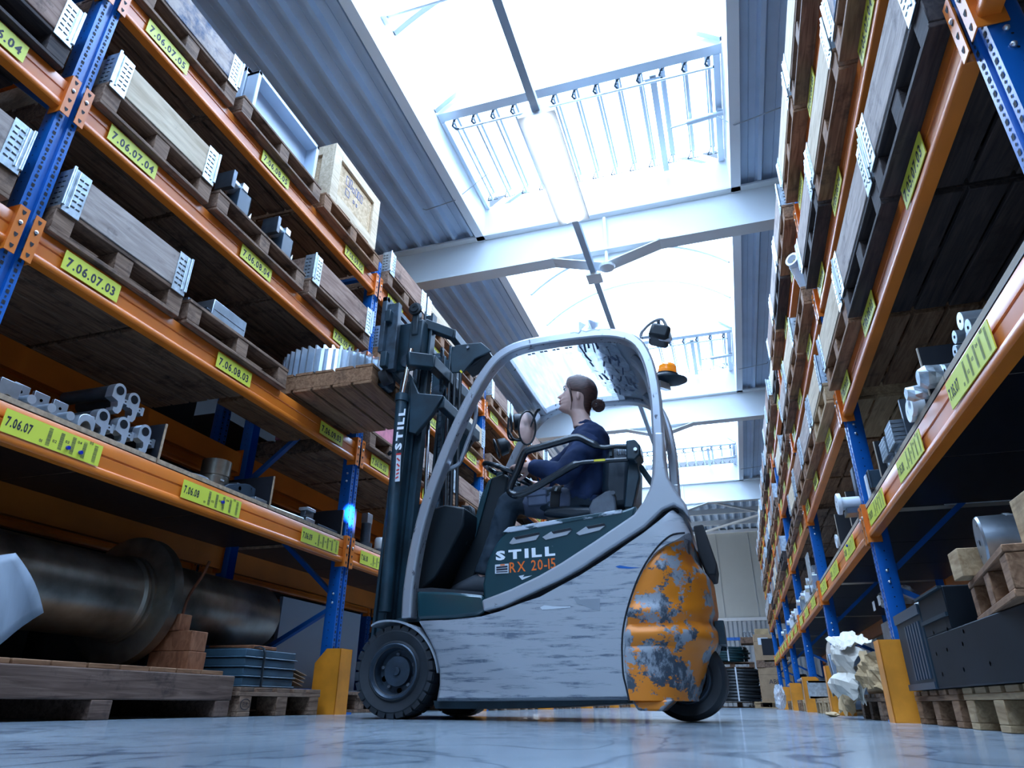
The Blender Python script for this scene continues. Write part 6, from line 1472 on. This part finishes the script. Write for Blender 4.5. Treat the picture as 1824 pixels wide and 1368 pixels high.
# paper, crates and cover sheets between second and third uprights
rr = random.Random(21)
def crumple(name, c, sz, m, lab, cat, seed, n=18):
    r2 = random.Random(seed); mb = MB(); c = Vector(c); grid = []; m2 = n*2
    lo = [[r2.uniform(-.20, .20) for j in range(12)] for i in range(8)]
    for i in range(n+1):
        t = pi*i/n; row = []
        for j in range(m2):
            a = 2*pi*j/m2; k = 1 + lo[min(7, i*8//(n+1))][j*12//m2]*.8 + r2.uniform(-.10, .10)
            row.append(c+Vector((sin(t)*cos(a)*sz[0]*k, sin(t)*sin(a)*sz[1]*k, max(-sz[2], min(sz[2]*1.1, cos(t)*sz[2]*(1+lo[min(7, i*8//(n+1))][j*12//m2]+r2.uniform(-.12, .12)))))))
        grid.append(row)
    mb.loft(grid); return solo(mb, name, m, lab, cat, smooth=False)
euro((1.35, 5.15, .001), 0, 'old pallet under the heap of torn paper by the 7.05 rack', 'wood_old').rotation_euler = (0, 0, pi)
solo(MB().box(1.0, 1.8, 4.72, 5.50, .1465, .24), 'wooden_tray', 'wood_dark', 'dark timber tray with a yellow lid strip under the torn paper', 'tray', bevel=.006)
solo(MB().box(.99, 1.3, 4.70, 4.98, .241, .255), 'yellow_strip', 'label_yellow', 'bright yellow strip on the dark tray under the torn paper', 'strip')
def paper(c, n_, w_, h_, m, lab, seed, fold=.035, hang=.0, n=11):
    """a crumpled sheet: n_ its facing, w_ by h_, edges torn"""
    r2 = random.Random(seed); c = Vector(c); n_ = Vector(n_).normalized(); ux = Vector((0, 1, 0)); ux = (ux - n_*ux.dot(n_)).normalized(); uy = n_.cross(ux); uy = uy if uy.z > 0 else -uy
    lo = [[r2.uniform(-1, 1) for i in range(5)] for j in range(5)]; rows_ = []
    for j in range(n):
        row = []
        for i in range(n):
            a, b2 = i/(n-1)*3.99, j/(n-1)*3.99; ia, ib = int(a), int(b2); fa, fb = a-ia, b2-ib
            k = (lo[ib][ia]*(1-fa)+lo[ib][ia+1]*fa)*(1-fb)+(lo[ib+1][ia]*(1-fa)+lo[ib+1][ia+1]*fa)*fb
            e = 1+(r2.uniform(-.16, .10) if i in (0, n-1) or j in (0, n-1) else 0)
            row.append(c + ux*w_*(i/(n-1)-.5)*e + uy*h_*(j/(n-1)-.5)*e + n_*(k*fold + r2.uniform(-.008, .008) - hang*(i/(n-1)-.5)**2))
        rows_.append(row)
    mb = MB(); mb.loft(rows_, close=False, cap=False); o = solo(mb, 'torn_paper', m, lab, 'packing paper', smooth=False); k = o.modifiers.new('thick', 'SOLIDIFY'); k.thickness = .003; return o
paper((.585, 5.10, .285), (-1, -.25, .35), .40, .30, 'paper', 'pale torn packing paper facing the aisle on the heap beside the tall guard', 4, .05, .25)
paper((.70, 5.22, .470), (-.25, -.2, 1), .60, .20, 'paper', 'pale torn packing paper lying on top of the heap beside the tall guard', 5, .018)
paper((.74, 4.78, .27), (-1, -.9, .2), .20, .20, 'kraft', 'brown packing paper folded on the camera side of the paper heap', 6, .035)
paper((.63, 5.44, .175), (-1, -.1, .1), .34, .30, 'kraft', 'brown packing paper hanging to the floor below the paper heap', 9, .03, .15)
paper((.70, 5.02, .20), (-1, -.2, .1), .16, .22, 'paper', 'grey torn flap of paper hanging beside the tray with the yellow strip', 10, .03)
solo(MB().box(.80, .985, 4.80, 5.52, .1465, .33), 'paper_bundle', 'kraft', 'bundle of folded brown paper inside the torn paper heap', 'packing paper', bevel=.02)
crumple('crumpled_paper', (.62, 6.15, .018), (.05, .13, .017), 'kraft', 'flat scrap of brown paper on the floor before the third guard', 'packing paper', 12, 8)
t = thing('open_crate', 'small timber crate with plastic bags above the torn paper', 'crate', (1.25, 5.2, .47))
MB().box(1.0, 1.68, 4.95, 5.60, .45, .47).box(1.0, 1.02, 4.95, 5.60, .47, .60).box(1.0, 1.68, 5.26, 5.28, .47, .66).box(1.0, 1.68, 4.95, 4.97, .47, .66).build('crate_body', 'wood_brown', t); MB().box(.985, 1.0, 5.30, 5.58, .46, .60).build('steel_front', 'steel_dark', t)
for y in (5.03, 5.44): MB().box(1.04, 1.5, y-.03, y+.03, .257, .4495).build('crate_leg', 'wood_brown', t)
crumple('plastic_bag', (1.06, 5.25, .735), (.10, .26, .060), 'white_film', 'clear plastic bag with paper slips on the timber crate', 'plastic bag', 15)
solo(MB().box(.928, .930, 5.10, 5.18, .68, .74), 'paper_slip', 'sticker', 'white paper slip on the plastic bag, nearer the camera', 'paper slip')
solo(MB().box(.928, .930, 5.32, 5.40, .67, .73), 'paper_slip', 'sticker', 'white paper slip on the plastic bag, further along', 'paper slip')
t = thing('coil_spring', 'dark coiled spring standing behind the crate with plastic bags', 'spring', (1.25, 6.1, .15))
MB().tube([(1.25+.07*cos(k*.6), 6.1+.07*sin(k*.6), .17+k*.0055) for k in range(90)], .012, 6).build('spring_wire', 'steel_dark', t); MB().lathe([(.0, 0), (.09, 0), (.09, .15), (0, .15)], (1.25, 6.1, .001), (0, 0, 1), 20).build('spring_base', 'wood_dark', t)
gr_ = MB(); gr_.prism([(0, 0), (.02, 0), (.28, .38), (.24, .42), (.20, .44), (0, .06)], lambda q, s: (s, 6.62+q[0]*1.3, .05+q[1]), .74, 1.1)
solo(gr_, 'bent_guard_sheet', 'steel_dark', 'grey ribbed guard sheet leaning behind the third guard of the 7.05 rack', 'guard sheet', bevel=.01)
for k, y in enumerate((7.75, 8.65)): euro((1.36, y, .001), 0, ('pale pallet between third and fourth guards of the 7.05 rack, nearer', 'pale pallet between third and fourth guards of the 7.05 rack, further')[k], 'wood_fresh').rotation_euler = (0, 0, pi)
solo(MB().lathe([(.10, 0), (.26, .02), (.27, .05), (.26, .07), (.10, .08)], (.90, 7.9, .42), (1, .2, .1), 36, close=True), 'sheet_disc', 'steel', 'round grey sheet disc leaning by the fourth guard of the 7.05 rack', 'disc')
MBt = thing('square_duct', 'short square grey duct end sticking out by the fourth guard', 'duct', (.70, 8.9, .147)); mb = MB()
for a in ((0, .02, 0, .18), (.16, .18, 0, .18), (0, .18, 0, .02), (0, .18, .16, .18)): mb.box(.70, 1.1, 8.85+a[0], 8.85+a[1], .147+a[2], .147+a[3])
mb.build('duct_wall', 'galv', MBt)
for k in range(4):
    y = (10.6, 11.7, 13.4, 14.5)[k]; euro((1.36, y, .001), 0, 'pallet on the floor of the far 7.05 bays, %s along' % ('first', 'second', 'third', 'fourth')[k], ('wood_fresh', 'wood_brown')[k % 2]).rotation_euler = (0, 0, pi)
    t = thing('machine_case', 'case with a steel lid on the %s far pallet of the 7.05 rack' % ('first', 'second', 'third', 'fourth')[k], 'case', (1.2, y, .147)); MB().box((.85), 1.8, y-.34, y+.34, .1475, .34+.06*(k % 2)).build('case_body', ('steel_dark', 'cardboard')[k % 2], t, bevel=.01); MB().box(.80, 1.84, y-.37, y+.37, .341+.06*(k % 2), .37+.06*(k % 2)).build('case_lid', 'steel', t, bevel=.004)
crumple('plastic_bag', (.60, 14.0, .20), (.09, .2, .19), 'white_film', 'clear plastic bag of hoses on the floor near the far cartons', 'plastic bag', 31)
# ------------------------------------------------------------------ end of the aisle
euro((-.15, 21.9, .001), 0, 'pallet under the lower black cable coil at the end of the aisle', 'wood_old'); euro((-.22, 21.9, 1.02), 0, 'pallet between the black and the green cable coils', 'wood_old')
def coil(cx, cy, z0, r, n, rows_n, tr, m, lab):
    t = thing('cable_coil', lab, 'cable coil', (cx, cy, z0)); mb = MB()
    for i in range(rows_n):
        for k in range(n):
            a = .02*((k*7+i*3) % 5); mb.tube([(cx+(r-k*tr*1.7)*cos(q)+a, cy+(r-k*tr*1.7)*sin(q), z0+tr+i*tr*1.8+.012*sin(q*2+k)) for q in [2*pi*j/36 for j in range(36)]], tr, 6, close=True)
    mb.build('cable_turns', m, t)
    for q in (pi*1.2, pi*1.5, pi*1.8): MB().box(cx+r*cos(q)-.02, cx+r*cos(q)+.02, cy+r*sin(q)-tr*1.3, cy+r*sin(q)-tr*1.1, z0, z0+rows_n*tr*1.8+tr).build('tie_strap', 'white_plastic', t)
coil(-.15, 21.9, .165, .72, 4, 10, .045, 'black_hose', 'low wide black cable coil on the floor pallet at the end of the aisle')
coil(-.30, 21.9, 1.185, .50, 3, 6, .036, 'green_hose', 'green cable coil stacked above the black one at the end of the aisle')
coil(1.35, 23.2, .001, .40, 3, 10, .05, 'black_hose', 'black corrugated hose coil low on the floor behind the cartons'); coil(.42, 23.3, .001, .30, 3, 8, .04, 'black_hose', 'small black hose coil standing behind the coil stack')
t = thing('steel_cage_load', 'pallet of steel fittings with a blue bar, high above the cable coils', 'pallet load', (.8, 21.3, 1.62))
MB().box(.08, 1.25, 20.95, 21.75, 1.62, 1.78).build('timber_pallet', 'wood_old', t, bevel=.01); MB().box(-.32, .1, 20.98, 21.06, 1.70, 1.78).build('blue_bar', 'rack_blue', t)
f_ = MB()
for k in range(9): f_.tube([(.2+.1*k+.05*cos(a), 21.2, 1.87+.07*sin(a)) for a in [2*pi*j/12 for j in range(12)]], .014, 6, close=True)
f_.build('steel_fittings', 'steel', t)
for x in (.72, 1.05): MB().box(x-.06, x+.06, 20.98, 21.7, 1.49, 1.62).build('bearer', 'wood_fresh', t)
t = thing('upright_stand', 'tall plain timber stand carrying the steel fittings pallet', 'stand', (.88, 21.2, 0)); MB().box(.69, .75, 21.0, 21.2, .0, 1.488).build('stand_post', 'wood_fresh', t); MB().box(1.02, 1.08, 21.0, 21.2, .0, 1.488).build('stand_post', 'wood_fresh', t)
def carton(x0, x1, y0, y1, z0, z1, lab, txt=None, window=False):
    t = thing('carton', lab, 'carton', ((x0+x1)/2, y0, z0)); MB().box(x0, x1, y0, y1, z0, z1).build('carton_body', 'cardboard', t, bevel=.006)
    MB().box(x0-.001, x1+.001, y0-.001, y1, z1-.17, z1-.165).build('lid_seam', 'slot_dark', t)
    if txt: e = MB(); put_text(e, txt, .15, ((x0+x1)/2-.05, y0-.003, z0+(z1-z0)*.52), (1, 0, 0), (0, 0, 1), bold=.0, sx=1., centre=True); e.build('print', 'ink', t)
    if window:
        MB().box(x0+.18, x1-.1, y0-.004, y0, z0+.12, z0+.52).build('dark_window', 'slot_dark', t); MB().box(x0+.10, x0+.35, y0-.003, y0, z1-.25, z1-.08).build('white_label', 'sticker', t); MB().box(x0+.38, x1-.06, y0-.003, y0, z1-.23, z1-.10).build('print_block', 'ink', t)
euro((.82, 19.85, .001), 0, 'pale pallet under the carton printed ABB', 'wood_fresh')
carton(.42, 1.22, 19.5, 20.2, .146, .93, 'large brown carton printed ABB on a pallet at the end of the aisle', 'ABB'); 
solo(MB().box(.44, 1.2, 19.5, 20.2, .931, 1.06).box(.40, .60, 19.48, 20.2, .935, 1.10), 'timber_spacer', 'wood_old', 'timber spacers between the two large cartons', 'spacer')
carton(.40, 1.18, 19.5, 20.2, 1.101, 1.72, 'brown carton with a dark window stacked above the carton printed ABB', None, True)
solo(MB().box(.46, .80, 19.52, 20.1, 1.721, 1.86), 'small_carton', 'kraft', 'small brown carton on the top of the carton pile', 'carton'); solo(MB().box(.84, 1.0, 19.52, 20.0, 1.721, 1.84), 'white_carton', 'white_sheet', 'small white carton on the top of the carton pile', 'carton')
